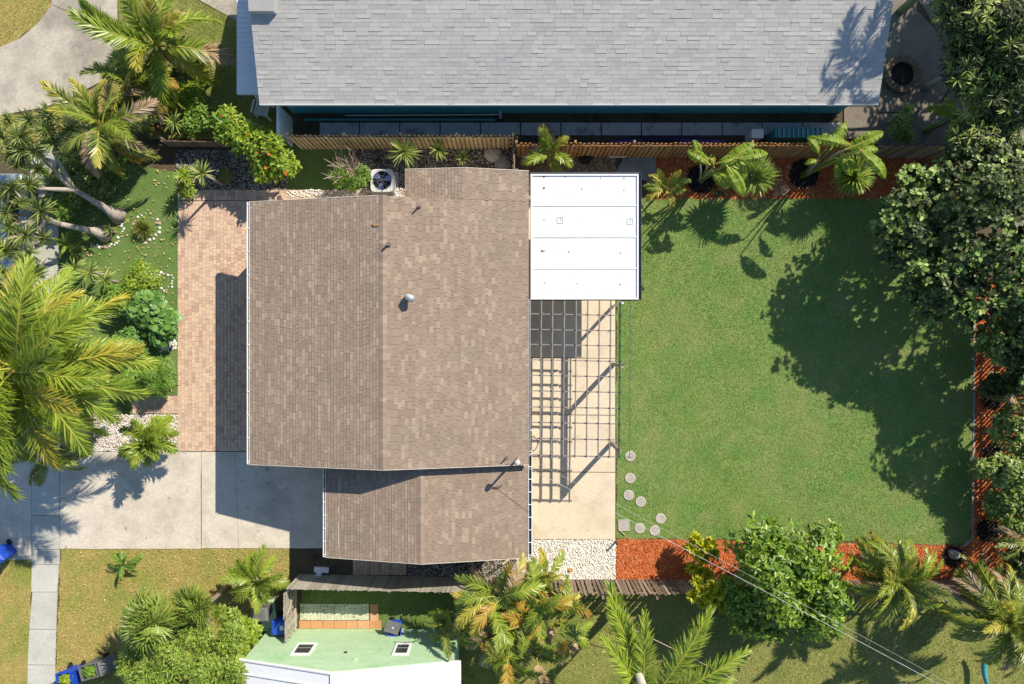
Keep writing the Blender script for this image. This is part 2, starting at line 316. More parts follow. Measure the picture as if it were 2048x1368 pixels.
# ------------------------------------------------------------------ leaf and plant builders
def tmpl(rows, tip=(1.0, 0.0)):
    V = [(0,0,0)]; F = []
    for x, hw, zm, ze in rows: V += [(x,hw,ze),(x,0,zm),(x,-hw,ze)]
    V.append((tip[0],0,tip[1])); t = len(V)-1
    F += [(0,2,1),(0,3,2)]
    for i in range(len(rows)-1):
        a = 1+3*i; b = a+3
        F += [(a,a+1,b+1),(a,b+1,b),(a+1,a+2,b+2),(a+1,b+2,b+1)]
    a = 1+3*(len(rows)-1); F += [(a,a+1,t),(a+1,a+2,t)]
    return np.array(V, float), np.array(F, int)
T_BROAD = tmpl([(0.3,0.42,-0.02,0.06),(0.68,0.42,-0.01,0.06)], (1.0,-0.08))
T_ROUND = tmpl([(0.18,0.42,0.0,0.05),(0.55,0.52,0.0,0.06),(0.88,0.34,0.0,0.03)], (1.0,-0.02))
T_SMALL = (np.array([(0,0,0),(0.5,0.5,0.08),(0.5,-0.5,0.08),(1,0,-0.05)], float), np.array([(0,2,1),(1,2,3)]))
T_STRAP = tmpl([(0.15,0.42,0,0.02),(0.5,0.5,-0.03,0.0),(0.8,0.33,-0.12,-0.1)], (1.0,-0.24))
T_STIFF = tmpl([(0.15,0.42,0,0.015),(0.6,0.42,-0.01,0.01)], (1.0,-0.03))
T_LEAFLET = (np.array([(0,0.5,0),(0,-0.5,0),(0.55,0.42,-0.06),(0.55,-0.42,-0.06),(1,0,-0.2)], float), np.array([(0,1,3),(0,3,2),(2,3,4)]))
def nrmz(a): return a / np.maximum(np.linalg.norm(a, axis=1, keepdims=True), 1e-9)
def scatter(T, pos, d, n, L, Wd):
    TV, TF = T; N = len(pos); k = len(TV)
    d = nrmz(d); s = nrmz(np.cross(n, d)); u = np.cross(d, s)
    L = np.broadcast_to(L, (N,))[:,None]; Wd = np.broadcast_to(Wd, (N,))[:,None]
    V = np.empty((N, k, 3))
    for i in range(k):
        V[:,i] = pos + d*L*TV[i,0] + s*Wd*TV[i,1] + u*L*TV[i,2]
    F = (TF[None] + (np.arange(N)*k)[:,None,None]).reshape(-1, 3)
    return V.reshape(-1,3), F
def merge(parts):
    Vs, Fs, b = [], [], 0
    for V, F in parts: Vs.append(V); Fs.append(F+b); b += len(V)
    return np.concatenate(Vs), np.concatenate(Fs)

def frond_mesh(name, L, n, ll, lw, elev, droop, mat, seed, vee=0.25, stalk=None, bare=0.14, jitter=0.12, curl=0.0, tip=None, tip0=0.7):
    rs = np.random.RandomState(seed)
    K = 14; t = np.linspace(0,1,K); th = R(elev) - R(droop) * t**1.25; ph = R(curl) * t**1.5
    dx = np.cos(th)*np.cos(ph); dy = np.cos(th)*np.sin(ph); dz = np.sin(th)
    P = np.zeros((K,3)); P[1:] = np.cumsum(np.stack([dx,dy,dz],1)[:-1]*L/(K-1), axis=0)
    tt = np.concatenate([np.linspace(bare,1,n), np.linspace(bare,1,n)]) + rs.normal(0, 0.004, 2*n); tt = np.clip(tt, 0, 1)
    side = np.concatenate([np.ones(n), -np.ones(n)])
    pos = np.stack([np.interp(tt, t, P[:,i]) for i in range(3)], 1)
    tan = nrmz(np.stack([np.interp(tt, t, q) for q in (dx,dy,dz)], 1))
    sd_ = nrmz(np.stack([-tan[:,1], tan[:,0], 0*tt], 1)) * side[:,None]
    up = nrmz(np.cross(tan, sd_)*side[:,None])
    sweep = R(34) + (tt**1.4)*R(36) + rs.normal(0, jitter, 2*n)
    v = vee + rs.normal(0, jitter*1.2, 2*n)
    d = sd_*np.cos(sweep)[:,None]*np.cos(v)[:,None] + tan*np.sin(sweep)[:,None] + up*np.sin(v)[:,None]
    prof = 0.30 + 0.70*np.sin(np.pi*np.clip((tt-bare)/(1-bare)*0.82+0.14, 0, 1))
    V, F = scatter(T_LEAFLET, pos, d, up*np.cos(0.4)+sd_*np.sin(0.4)*rs.choice([-1,1], 2*n)[:,None], ll*prof*rs.uniform(0.85,1.1,2*n), lw)
    me = npmesh(name, V, F, mat)
    if stalk is not None:
        # rachis as a slim triangular strip joined to the same mesh, second material
        mb = MB(); mb.tube([tuple(p) for p in P], [0.035*L/3*(1-0.85*x)+0.006 for x in t], 4)
        sv = np.array(mb.v); V2 = np.concatenate([V, sv]); b = len(V)
        sf = []
        for f in mb.f:
            for i in range(1, len(f)-1): sf.append((f[0]+b, f[i]+b, f[i+1]+b))
        F2 = np.concatenate([F, np.array(sf)])
        bpy.data.meshes.remove(me); me = npmesh(name, V2, F2, mat); me.materials.append(stalk)
        mi = np.zeros(len(F2), np.int32); mi[len(F):] = 1
        if tip is not None:
            me.materials.append(tip); lf = (tt + rs.normal(0, 0.08, 2*n)) > tip0; mi[:len(F)] = np.repeat(np.where(lf, 2, 0), len(T_LEAFLET[1]))
        if len(me.polygons) == len(F2): me.polygons.foreach_set('material_index', mi)
    return me

def fan_mesh(name, Rr, n, spread, mat, stalk, seed, pet=0.7, droop=0.15):
    rs = np.random.RandomState(seed)
    a = np.linspace(-R(spread)/2, R(spread)/2, n) + rs.normal(0, 0.02, n)
    d = np.stack([np.cos(a), np.sin(a), 0.10 + rs.normal(0, 0.06, n) + 0.12*np.cos(np.arange(n)*np.pi)], 1)
    pos = np.tile(np.array([[pet, 0, 0]]), (n,1))
    nn = np.stack([rs.normal(0,0.15,n), rs.normal(0,0.15,n), np.ones(n)], 1)
    T = tmpl([(0.25,0.34,0.0,0.02),(0.5,0.5,-0.02,0.01),(0.75,0.26,-0.06,-0.05)], (1.0,-droop))
    V, F = scatter(T, pos, d, nn, Rr*(0.86+0.14*np.cos(a*0.7))*rs.uniform(0.9,1.06,n), Rr*R(spread)/n*0.85)
    mb = MB(); mb.tube([(0,0,-0.06*pet),(pet*0.5,0,0.02),(pet+0.02,0,0)], [0.022,0.016,0.012], 4)
    b = len(V); sf = [(f[0]+b, f[i]+b, f[i+1]+b) for f in mb.f for i in range(1, len(f)-1)]
    F2 = np.concatenate([F, np.array(sf)]); me = npmesh(name, np.concatenate([V, np.array(mb.v)]), F2, mat); me.materials.append(stalk)
    mi = np.zeros(len(F2), np.int32); mi[len(F):] = 1
    if len(me.polygons) == len(F2): me.polygons.foreach_set('material_index', mi)
    return me

def paddle_mesh(name, L, Wd, mat, stalk, seed, pet=1.0, elev=55, droop=95, torn=0.35):
    """banana / bird-of-paradise leaf: stalk, midrib and strips split along the veins"""
    rs = np.random.RandomState(seed); mb = MB(); K = 15; tot = pet+L
    P = [Vector((0,0,0))]; th = R(elev); D = []
    for i in range(K-1):
        t = i/(K-1); a = th - R(droop)*t**1.6; d = Vector((math.cos(a),0,math.sin(a))); D.append(d); P.append(P[-1]+d*tot/(K-1))
    D.append(D[-1])
    def at(s):
        x = s/tot*(K-1); i = min(int(x), K-2); return P[i].lerp(P[i+1], x-i), D[i]
    ns = 16
    for sgn in (1,-1):
        for k in range(ns):
            s0, s1 = pet+L*k/ns, pet+L*(k+1)/ns
            w0 = Wd/2*math.sin(math.pi*min(1, (k/ns)*0.88+0.08))**0.6; w1 = Wd/2*math.sin(math.pi*min(1, ((k+1)/ns)*0.88+0.08))**0.6
            gap = rs.uniform(0, torn)*L/ns if rs.rand() < 0.5 else 0.0
            p0, d0 = at(s0); p1, d1 = at(s1)
            up = Vector((-d0.z,0,d0.x)); sv = Vector((0,sgn,0))
            lift = rs.uniform(-0.05,0.22); drop = -0.22 - rs.uniform(0,0.35)*torn*2
            e0 = p0+sv*w0*0.55+up*w0*lift; e1 = p1+sv*w1*0.55+up*w1*lift-d1*gap*0.5
            f0 = p0+sv*w0+up*w0*drop+d0*0.05*L/ns; f1 = p1+sv*w1+up*w1*drop-d1*gap
            mb.add([p0,p1,e1,e0], [(0,1,2,3) if sgn < 0 else (3,2,1,0)]); mb.add([e0,e1,f1,f0], [(0,1,2,3) if sgn < 0 else (3,2,1,0)])
    nf = len(mb.f)
    mb.tube([p - Vector((0,0,0.012)) for p in P], [0.04*(1-0.8*i/(K-1)) for i in range(K)], 5)
    me = mb.mesh(name, mat); me.materials.append(stalk)
    me.polygons.foreach_set('material_index', [0]*nf+[1]*(len(mb.f)-nf)); return me

def crown(blobs, T, per, leaf, wid, n, seed, up=0.55, flat=0.75, spread=0.75, inner=0.35, lumpy=6):
    """leaf clusters spread through ellipsoids; blobs = [(centre, (rx,ry,rz)), ...]"""
    rs = np.random.RandomState(seed); P, D, N, L = [], [], [], []
    if n >= 150 and lumpy:
        sub_ = []
        for b in blobs:
            c0, r0 = np.array(b[0], float), np.array(b[1], float); sub_.append((c0, r0*0.82))
            for _ in range(lumpy):
                u0 = rs.normal(size=3); u0[2] = abs(u0[2])*0.9; u0 /= np.linalg.norm(u0); sub_.append((c0+u0*r0*rs.uniform(0.6,0.85), r0*rs.uniform(0.28,0.46)))
        blobs = sub_
    vol = np.array([b[1][0]*b[1][1]*b[1][2] for b in blobs])**(2/3); vol = vol/vol.sum()
    for b, f in zip(blobs, vol):
        c, r = np.array(b[0], float), np.array(b[1], float); m = max(4, int(n*f))
        u = nrmz(rs.normal(size=(m,3))); u[:,2] = np.where(u[:,2] < -0.25, -u[:,2]*0.8, u[:,2])
        u = nrmz(u); rad = 1 - inner*rs.rand(m)**1.5
        rad *= 1 + 0.16*np.sin(u[:,0]*5+seed)*np.cos(u[:,1]*6+seed*2) + 0.08*rs.normal(size=m)
        cc = c + u*r*rad[:,None]; cc[:,2] = np.maximum(cc[:,2], 0.06)
        ax = nrmz(u*np.array([1,1,1.0])*(1-up) + np.array([0,0,up]))
        for j in range(per):
            q = rs.normal(size=(m,3)); q -= ax*(q*ax).sum(1, keepdims=True); q = nrmz(q)
            d = q*flat + ax*(rs.uniform(0.1, 0.9, m)*(1.05-flat))[:,None]
            P.append(cc + q*leaf*0.10 + ax*(rs.uniform(-spread, 0.1, m)*leaf)[:,None]); D.append(d)
            N.append(ax + rs.normal(0,0.25,(m,3))); L.append(leaf*rs.uniform(0.65,1.15,m))
    P, D, N, L = map(np.concatenate, (P, D, N, L))
    return scatter(T, P, D, N, L, L*wid)

def rosette(c, ax, n, L, wd, seed, T=T_STRAP, lo=-0.35, hi=1.2):
    rs = np.random.RandomState(seed); ax = np.array(ax, float); ax /= np.linalg.norm(ax)
    q = rs.normal(size=(n,3)); q -= np.outer(q@ax, ax); q = nrmz(q)
    e = np.linspace(lo, hi, n) + rs.normal(0,0.1,n); rs.shuffle(e)
    d = q*np.cos(e)[:,None] + np.outer(np.sin(e), ax)
    nn = q*(-np.sin(e))[:,None] + np.outer(np.cos(e), ax)
    return scatter(T, np.tile(np.array([c], float), (n,1)), d, nn, L*rs.uniform(0.75,1.1,n), wd)

FCACHE = {}
def palm(name, label, px, py, z, L, nf, mats, seed, cat='palm tree', trunk_r=0.12, n=46, ll=None, lw=0.04, elevs=(65,35,8,-15), droop=75,
         az=None, bark=None, stalk=None, vee=0.2, base=None, lean=None, group=None, mixw=None, curl=25, zspread=0.0, jitter=0.12, tips=None):
    """feather palm: crown seen at (px,py) with its heart z metres up; fronds are parts"""
    c = w(px, py, z); b = base or Vector((c.x, c.y, 0)); rs = random.Random(seed)
    root = thing(name, label, cat, b, group)
    mid = b.lerp(c, 0.5) + Vector((rs.uniform(-0.1,0.1), rs.uniform(-0.1,0.1), 0))
    K = 7; pts = []
    for i in range(K):
        t = i/(K-1); pts.append(b*(1-t)**2 + mid*2*t*(1-t) + c*t*t)
    MB().tube(pts, [trunk_r*(1.25-0.45*i/(K-1)) for i in range(K)], 9).build('trunk', bark or m_palmbark, root, smooth=True)
    ll = ll or L*0.24; key = (L, n, ll, lw, droop, vee, seed)
    ms = []
    for mi, mt in enumerate(mats):
        ms.append([frond_mesh('frond', L, n, ll, lw, e+rs.uniform(-7,7), droop*(0.7 if e > 50 else 1.0)*rs.uniform(0.75,1.3), mt, seed*31+mi*7+k, vee=vee*(1 if e > 0 else -1.2), stalk=stalk or l_petiole, curl=rs.uniform(-curl,curl), jitter=jitter, tip=(tips[(k//2) % len(tips)] if tips and k % 2 else None), tip0=rs.uniform(0.45,0.85)) for k, e in enumerate([x for x in elevs for _ in (0,1)])])
    mixw = mixw or [1.0/(i*3+1) for i in range(len(mats))]
    for i in range(nf):
        a = (i*137.5 + rs.uniform(-14,14)) if az is None else az[i % len(az)] + rs.uniform(-6,6)
        k = min(len(elevs)-1, int(len(elevs)*((i+0.5)/nf)))
        pick = rs.choices(range(len(mats)), mixw)[0]
        if len(mats) > 1 and k == len(elevs)-1 and rs.random() < 0.15: pick = len(mats)-1
        lc = c - b + Vector((0,0,0.12-0.22*i/nf))
        if zspread: lc += Vector((rs.uniform(-1,1), rs.uniform(-1,1), rs.uniform(-0.6,0.3)))*zspread
        link('frond', ms[pick][2*k+rs.choice((0,1))], root, lc, (R(rs.uniform(-32,32)), R(rs.uniform(-8,8)), R(a)), rs.uniform(0.78,1.1))
    return root

def fanpalm(name, label, px, py, z, Rr, nf, mat, seed, az=None, group=None, pet=0.7, elev=(55,30,5), trunk_r=0.1, cat='palm', spread=250, old=None, loose=0.05):
    c = w(px, py, z); b = Vector((c.x, c.y, 0)); rs = random.Random(seed); root = thing(name, label, cat, b, group)
    MB().tube([b, b.lerp(c,0.5), c], [trunk_r*1.2, trunk_r, trunk_r*0.8], 8).build('trunk', m_palmbark, root, smooth=True)
    ms = [fan_mesh('leaf', Rr, 34, spread, mat, l_pstalk, seed+k, pet*(1-0.15*k)) for k in range(2)]
    if old: ms.append(fan_mesh('leaf', Rr, 34, spread, old, l_petiole, seed+9, pet))
    for i in range(nf):
        a = i*137.5 + rs.uniform(-12,12) if az is None else az[i % len(az)] + rs.uniform(-8,8)
        jit = Vector((rs.uniform(-1,1),rs.uniform(-1,1),rs.uniform(-0.6,0.6)))*loose
        e = elev[min(len(elev)-1, int(len(elev)*(i+0.5)/nf))]
        m = ms[2] if old and i == nf-1 else ms[i % 2]
        link('leaf', m, root, c-b+jit, (R(rs.uniform(-15,15)), -R(e), R(a)), rs.uniform(0.8,1.1))
    return root

def shrub(name, label, px, py, z, r, mat, T, per, leaf, wid, n, seed, cat='shrub', rz=None, blobs=None, stems=5, group=None, barkm=None, trunk=None,
          up=0.5, flat=0.75, inner=0.45, spread=0.75, extra=None):
    """crown centre seen at (px,py) z metres up; r horizontal radius (m)"""
    c = w(px, py, z); b = Vector((c.x, c.y, 0)); rs = random.Random(seed); root = thing(name, label, cat, b, group)
    rz = rz or min(z, r)*0.9
    bl = [((c.x,c.y,c.z),(r,r,rz))] if blobs is None else [((c.x+q[0], c.y+q[1], c.z+q[2]), q[3]) for q in blobs]
    V, F = crown(bl, T, per, leaf, wid, n, seed, up=up, flat=flat, inner=inner, spread=spread)
    V = V - np.array([b.x,b.y,0]); link('crown' if cat == 'tree' else 'foliage', npmesh('foliage', V, F, mat), root, kind='stuff')
    if extra:
        em, eT, ep, el, ew, en, eup = extra; V, F = crown(bl, eT, ep, el, ew, en, seed+500, up=eup, flat=0.82, inner=0.12, spread=0.3); V = V - np.array([b.x,b.y,0])
        link('leaf_rosettes', npmesh('leaf_rosettes', V, F, em), root, kind='stuff')
    tr = trunk or 0.03
    mb = MB()
    if cat == 'tree':
        f = b + Vector((0,0,max(0.4, z*0.45)))
        mb.tube([b, b.lerp(f,0.5)+Vector((0.05,0.04,0)), f], [tr*1.4, tr, tr*0.85], 8).build('trunk', barkm or m_bark, root, smooth=True)
        for i in range(stems):
            q = bl[i % len(bl)]; e = Vector(q[0]) + Vector([rs.uniform(-0.6,0.6)*q[1][j] for j in range(3)])
            MB().tube([f, f.lerp(e,0.5)+Vector((0,0,0.15)), e], [tr*0.7, tr*0.45, tr*0.15], 6).build('branch', barkm or m_bark, root, smooth=True)
    else:
        for i in range(stems):
            q = bl[i % len(bl)]; e = Vector(q[0]) + Vector((rs.uniform(-0.5,0.5)*q[1][0], rs.uniform(-0.5,0.5)*q[1][1], 0.2*q[1][2]))
            MB().tube([b+Vector((rs.uniform(-.08,.08),rs.uniform(-.08,.08),0)), b.lerp(e,0.5)+Vector((0,0,0.1*z)), e], [tr, tr*0.7, tr*0.3], 5).build('stem', barkm or m_bark, root)
    return root

def spiky(name, label, px, py, z, n, L, wd, mat, seed, cat='plant', T=T_STIFF, group=None, lo=-0.3, hi=1.25, trunk_r=0.05):
    c = w(px, py, z); b = Vector((c.x,c.y,0)); root = thing(name, label, cat, b, group)
    V, F = rosette((0,0,z), (0,0,1), n, L, wd, seed, T, lo, hi)
    link('leaf_rosette', npmesh('leaf_rosette', V, F, mat), root, kind='stuff')
    MB().tube([b, (c.x,c.y,z+0.03)], [trunk_r*1.3, trunk_r], 7).build('trunk', m_bark, root)
    return root

def inside(P, pts):
    x, y = P[:,0], P[:,1]; n = len(pts); r_ = np.zeros(len(P), bool)
    for i in range(n):
        x0,y0 = pts[i]; x1,y1 = pts[(i+1)%n]
        c = ((y0 > y) != (y1 > y)); r_ ^= c & (x < (x1-x0)*(y-y0)/((y1-y0) if y1 != y0 else 1e-9)+x0)
    return r_
def sample(pts, n, seed, grow=0.0):
    rs = np.random.RandomState(seed); a = np.array(pts); lo, hi = a.min(0)-grow, a.max(0)+grow; out = []; t = 0
    while t < n:
        P = rs.uniform(lo, hi, (n*2, 2)); Q = P + rs.normal(0, grow/2+1e-6, P.shape)
        k = P[inside(Q, pts)]; out.append(k); t += len(k)
        if len(k) == 0: break
    return np.concatenate(out)[:n]
def area(pts): n = len(pts); return abs(sum(pts[i][0]*pts[(i+1)%n][1]-pts[(i+1)%n][0]*pts[i][1] for i in range(n)))/2
def grass(name, label, pts, dens, h, wd, mat, seed, z=0.01, lean=0.9, edge=0.06, clump=0.0):
    n = int(area(pts)*dens); rs = np.random.RandomState(seed); P = sample(pts, n, seed, edge)
    if clump:
        v = np.sin(P[:,0]*1.7+seed)*np.sin(P[:,1]*2.1+1.3*seed)+0.5*np.sin(P[:,0]*4.3+P[:,1]*3.7); P = P[rs.rand(len(P)) < 0.75+clump*v]
    n = len(P); a = rs.uniform(0, 2*np.pi, n); hh = h*rs.uniform(0.5,1.2,n)
    b = np.stack([P[:,0],P[:,1],np.full(n,z)],1); s = np.stack([np.cos(a),np.sin(a),0*a],1)*(wd/2)
    a2 = a + np.pi/2 + rs.normal(0,0.5,n); ln = hh*lean*rs.uniform(0.3,1.2,n)
    tip = b + np.stack([np.cos(a2)*ln, np.sin(a2)*ln, hh],1)
    V = np.stack([b-s,b+s,tip],1).reshape(-1,3); F = np.arange(3*n).reshape(-1,3)
    o = link(name, npmesh(name, V, F, mat)); tag(o, label, 'grass', kind='stuff'); return o
ICO = None
def pebbles(name, label, pts, dens, r0, r1, mat, seed, z=0.02, cat='gravel', flat=0.6):
    n = int(area(pts)*dens); P = sample(pts, n, seed, 0.02); rs = np.random.RandomState(seed+1)
    Tv = np.array([(0,0,1),(0.9,0,0.35),(0.28,0.85,0.4),(-0.72,0.53,0.35),(-0.72,-0.53,0.3),(0.28,-0.85,0.4),(0.75,0.5,-0.5),(-0.3,0.9,-0.5),(-0.9,0,-0.5),(-0.3,-0.9,-0.5),(0.75,-0.5,-0.5)])
    Tf = np.array([(0,1,2),(0,2,3),(0,3,4),(0,4,5),(0,5,1),(1,6,2),(2,7,3),(3,8,4),(4,9,5),(5,10,1),(6,7,2),(7,8,3),(8,9,4),(9,10,5),(10,6,1)])
    r_ = rs.uniform(r0,r1,n); a = rs.uniform(0,6.28,n); ca, sa = np.cos(a), np.sin(a); el = rs.uniform(0.65,1.0,n)
    V = np.empty((n,len(Tv),3))
    for i,t in enumerate(Tv):
        x = t[0]*r_; y = t[1]*r_*el
        V[:,i,0] = P[:,0]+ca*x-sa*y; V[:,i,1] = P[:,1]+sa*x+ca*y; V[:,i,2] = z+r_*flat*(0.4+t[2])
    F = (Tf[None]+(np.arange(n)*len(Tv))[:,None,None]).reshape(-1,3)
    o = link(name, npmesh(name, V.reshape(-1,3), F, mat)); tag(o, label, cat, kind='stuff'); return o
def chips(name, label, pts, dens, ln, wd, mat, seed, z=0.02, cat='mulch', tilt=0.3):
    n = int(area(pts)*dens); P = sample(pts, n, seed, 0.10); rs = np.random.RandomState(seed+1); a = rs.uniform(0,6.28,n)
    pos = np.stack([P[:,0],P[:,1],z+rs.uniform(0,0.03,n)],1); d = np.stack([np.cos(a),np.sin(a),rs.normal(0,tilt,n)],1)
    nn = np.stack([rs.normal(0,tilt,n),rs.normal(0,tilt,n),np.ones(n)],1)
    T = (np.array([(0,.5,0),(0,-.5,0),(1,.35,0),(1,-.35,0)],float), np.array([(0,1,3),(0,3,2)]))
    V, F = scatter(T, pos, d, nn, ln*rs.uniform(0.4,1.2,n), wd)
    o = link(name, npmesh(name, V, F, mat)); tag(o, label, cat, kind='stuff'); return o
def sheet(name, pts, z0, z1, mat, px=True): return struct(MB().prism(poly(pts) if px else pts, z0, z1).build(name, mat))

# ================================================================== THE SETTING
rng = random.Random(5)
struct(MB().prism([(-120,-120),(120,-120),(120,120),(-120,120)], -0.5, 0.0).build('ground', m_soil))
def jag(pts, amp, step=0.35, seed=1):
    """wobble the edges of a polygon given in pixels"""
    r_ = random.Random(seed); out = []
    for i in range(len(pts)):
        a, b = pts[i], pts[(i+1) % len(pts)]; n = max(1, int(math.dist(a, b)/S/step))
        for k in range(n):
            t = k/n; out.append((a[0]+(b[0]-a[0])*t+(r_.uniform(-amp,amp) if k else 0), a[1]+(b[1]-a[1])*t+(r_.uniform(-amp,amp) if k else 0)))
    return out
LAWN = [(1233,601),(1233,1077),(1560,1079),(1925,1090),(1942,1080),(1947,860),(1950,396),(1270,396),(1270,601)]
sheet('back_lawn', jag(LAWN,2.5,seed=2), -0.1, 0.010, m_lawnbase)
TURF = [(118,300),(352,345),(355,380),(355,790),(265,790),(265,828),(180,828),(118,830)]
sheet('garden_turf', TURF, -0.1, 0.008, m_turfbase)
sheet('side_turf', [(575,290),(700,290),(700,378),(575,378)], -0.1, 0.009, m_turfbase)
SOUTHDRY = [(122,1096),(578,1094),(578,1150),(560,1180),(520,1240),(478,1330),(478,1440),(108,1440)]
sheet('front_lawn', jag(SOUTHDRY,3,seed=3), -0.1, 0.009, m_drybase)
VERGE = [(-60,1120),(64,1116),(57,1300),(54,1440),(-60,1440)]
sheet('verge_lawn', jag(VERGE,3,seed=4), -0.1, 0.010, m_drybase)
NWVERGE = [(-60,-60),(104,-60),(104,10),(66,58),(0,96),(-60,112)]
sheet('corner_lawn', jag(NWVERGE,3,seed=5), -0.1, 0.009, m_drybase)
NWSTRIP = [(-60,238),(95,222),(165,190),(250,136),(262,170),(230,240),(120,300),(-60,300)]
sheet('planting_strip', jag(NWSTRIP,3,seed=6), -0.1, 0.010, m_drybase)
NWLAWN = [(232,-60),(560,-60),(560,275),(300,278),(262,170),(250,130),(240,60)]
sheet('neighbour_lawn', jag(NWLAWN,2,seed=7), -0.1, 0.007, m_olivebase)
SLAWN = [(920,1170),(2120,1170),(2120,1460),(905,1460),(905,1275),(920,1262)]
sheet('south_lawn', SLAWN, -0.1, 0.008, m_olivebase)
SYARD = [(604,1160),(960,1160),(960,1262),(604,1262)]
sheet('south_yard_grass', SYARD, -0.1, 0.007, m_turfbase)
# mulch and gravel beds
MUL_N = [(1312,300),(1962,300),(1962,397),(1312,397)]
MUL_S = [(1233,1079),(1400,1079),(1400,1162),(1233,1162)]
MUL_E = [(1950,560),(2050,560),(2050,1165),(1400,1165),(1400,1080),(1925,1092),(1944,1082),(1949,860)]
for nm, pt in (('north_mulch_bed', MUL_N), ('south_mulch_bed', MUL_S), ('east_mulch_bed', MUL_E)): sheet(nm, pt, -0.1, 0.018 if nm[0] != 'e' else 0.016, m_mulch)
DIRT_N = [(1030,298),(1232,298),(1232,346),(1030,346)]
sheet('dry_soil_bed', DIRT_N, -0.1, 0.012, M('dry_soil', [(0.13,0.10,0.07),(0.24,0.19,0.13)], 3, bump=0.8, bscale=25, grain=0.45, gscale=40))
GRV_S = [(1034,1079),(1231,1079),(1231,1160),(1034,1160)]
sheet('white_gravel_bed', GRV_S, -0.1, 0.010, m_gravelbase)
GRV_W = [(187,829),(355,829),(355,902),(187,902)]
sheet('front_gravel_bed', GRV_W, -0.1, 0.010, m_gravelbase)
GRV_NW = [(352,300),(575,300),(575,380),(352,380)]
sheet('grey_gravel_bed', GRV_NW, -0.1, 0.010, m_soil)
GRV_NB = [(700,298),(1028,298),(1028,345),(812,345),(812,398),(700,378)]
sheet('rear_gravel_bed', GRV_NB, -0.1, 0.011, m_soil)
GRV_AX = [(815,1095),(1034,1095),(1034,1157),(815,1157)]
sheet('annexe_gravel_bed', GRV_AX, -0.1, 0.010, m_soil)

# concrete: driveway, sidewalk, drives of the neighbour
def slabs(name, mat, quads, top, label=None):
    o = struct(MB().prism(poly(quads[0]), -0.12, top-0.03).build(name, mat))
    for q in quads: MB().prism(poly(q), -0.1, top).build('slab', mat, o)
    return o
slabs('driveway', m_conc, [jag([(121,903.5),(402.5,903.5),(402.5,1097),(121,1097)],0.8,0.5,1), [(404,903.5),(470,903.5),(478,1096),(404,1096)], [(470.6,903.5),(720,903.5),(720,1096),(478.6,1096)],
      [(-80,903.5),(64,903.5),(64,1118),(-80,1122)]], 0.04)
slabs('sidewalk', m_walk, [[(65,903),(120,903),(120,1030),(65,1030)], [(65,1031),(120,1031),(120,1098),(65,1098)], [(65,1099),(120,1099),(120,1128),(64.5,1128)], [(64.5,1129),(119,1129),(115,1183),(64,1183)],
      [(66,1184),(115.5,1184),(113,1258),(60,1257)], [(60,1258.5),(113,1259),(111,1329),(57,1328)], [(57,1329.5),(111,1330),(109,1450),(54,1450)],
      [(65,842),(120,842),(120,902),(65,902)], [(66,770),(120,770),(120,841),(66,841)], [(66,690),(120,690),(120,769),(66,769)], [(66,610),(120,610),(120,689),(66,689)],
      [(66,530),(118,530),(118,609),(66,609)], [(66,450),(118,450),(118,529),(66,529)], [(64,370),(116,370),(116,449),(64,449)], [(62,290),(114,290),(114,369),(62,369)]], 0.045)
slabs('neighbour_driveway', m_oldconc, [[(-60,115),(-5,98),(40,78),(72,52),(96,22),(104,10),(236,68),(252,125),(205,162),(150,192),(90,215),(28,226),(-60,240)], [(104.8,9.2),(104.8,-60),(232,-60),(236.3,66.6)]], 0.035)
slabs('entry_path', m_oldconc, [[(398,-60),(500,-60),(500,45),(470,40),(398,0)]], 0.035)
# street beyond the verge, west of the frame
sheet('street', [(-900,-2000),(-62,-2000),(-62,3000),(-900,3000)], -0.1, 0.006, M('asphalt', [(0.05,0.05,0.05),(0.065,0.063,0.06)], 1, grain=0.3, gscale=40))
# patio slab
slabs('patio', m_patio, [[(1000,350),(1230,350),(1230,716),(1000,714.5)], [(1000,716),(1230,717.2),(1230,829.5),(1000,828)], [(1000,829.5),(1230,831),(1230,943.5),(1000,942)], [(1000,943.5),(1230,945),(1230,1077.5),(1000,1077.5)]], 0.06)
# lawn edging kerb
struct(MB().prism(poly([(1947,396),(1951,396),(1949,860),(1946,1078),(1928,1096),(1922,1094),(1942,1076),(1945,860)]), -0.1, 0.035).build('kerb', m_rock))

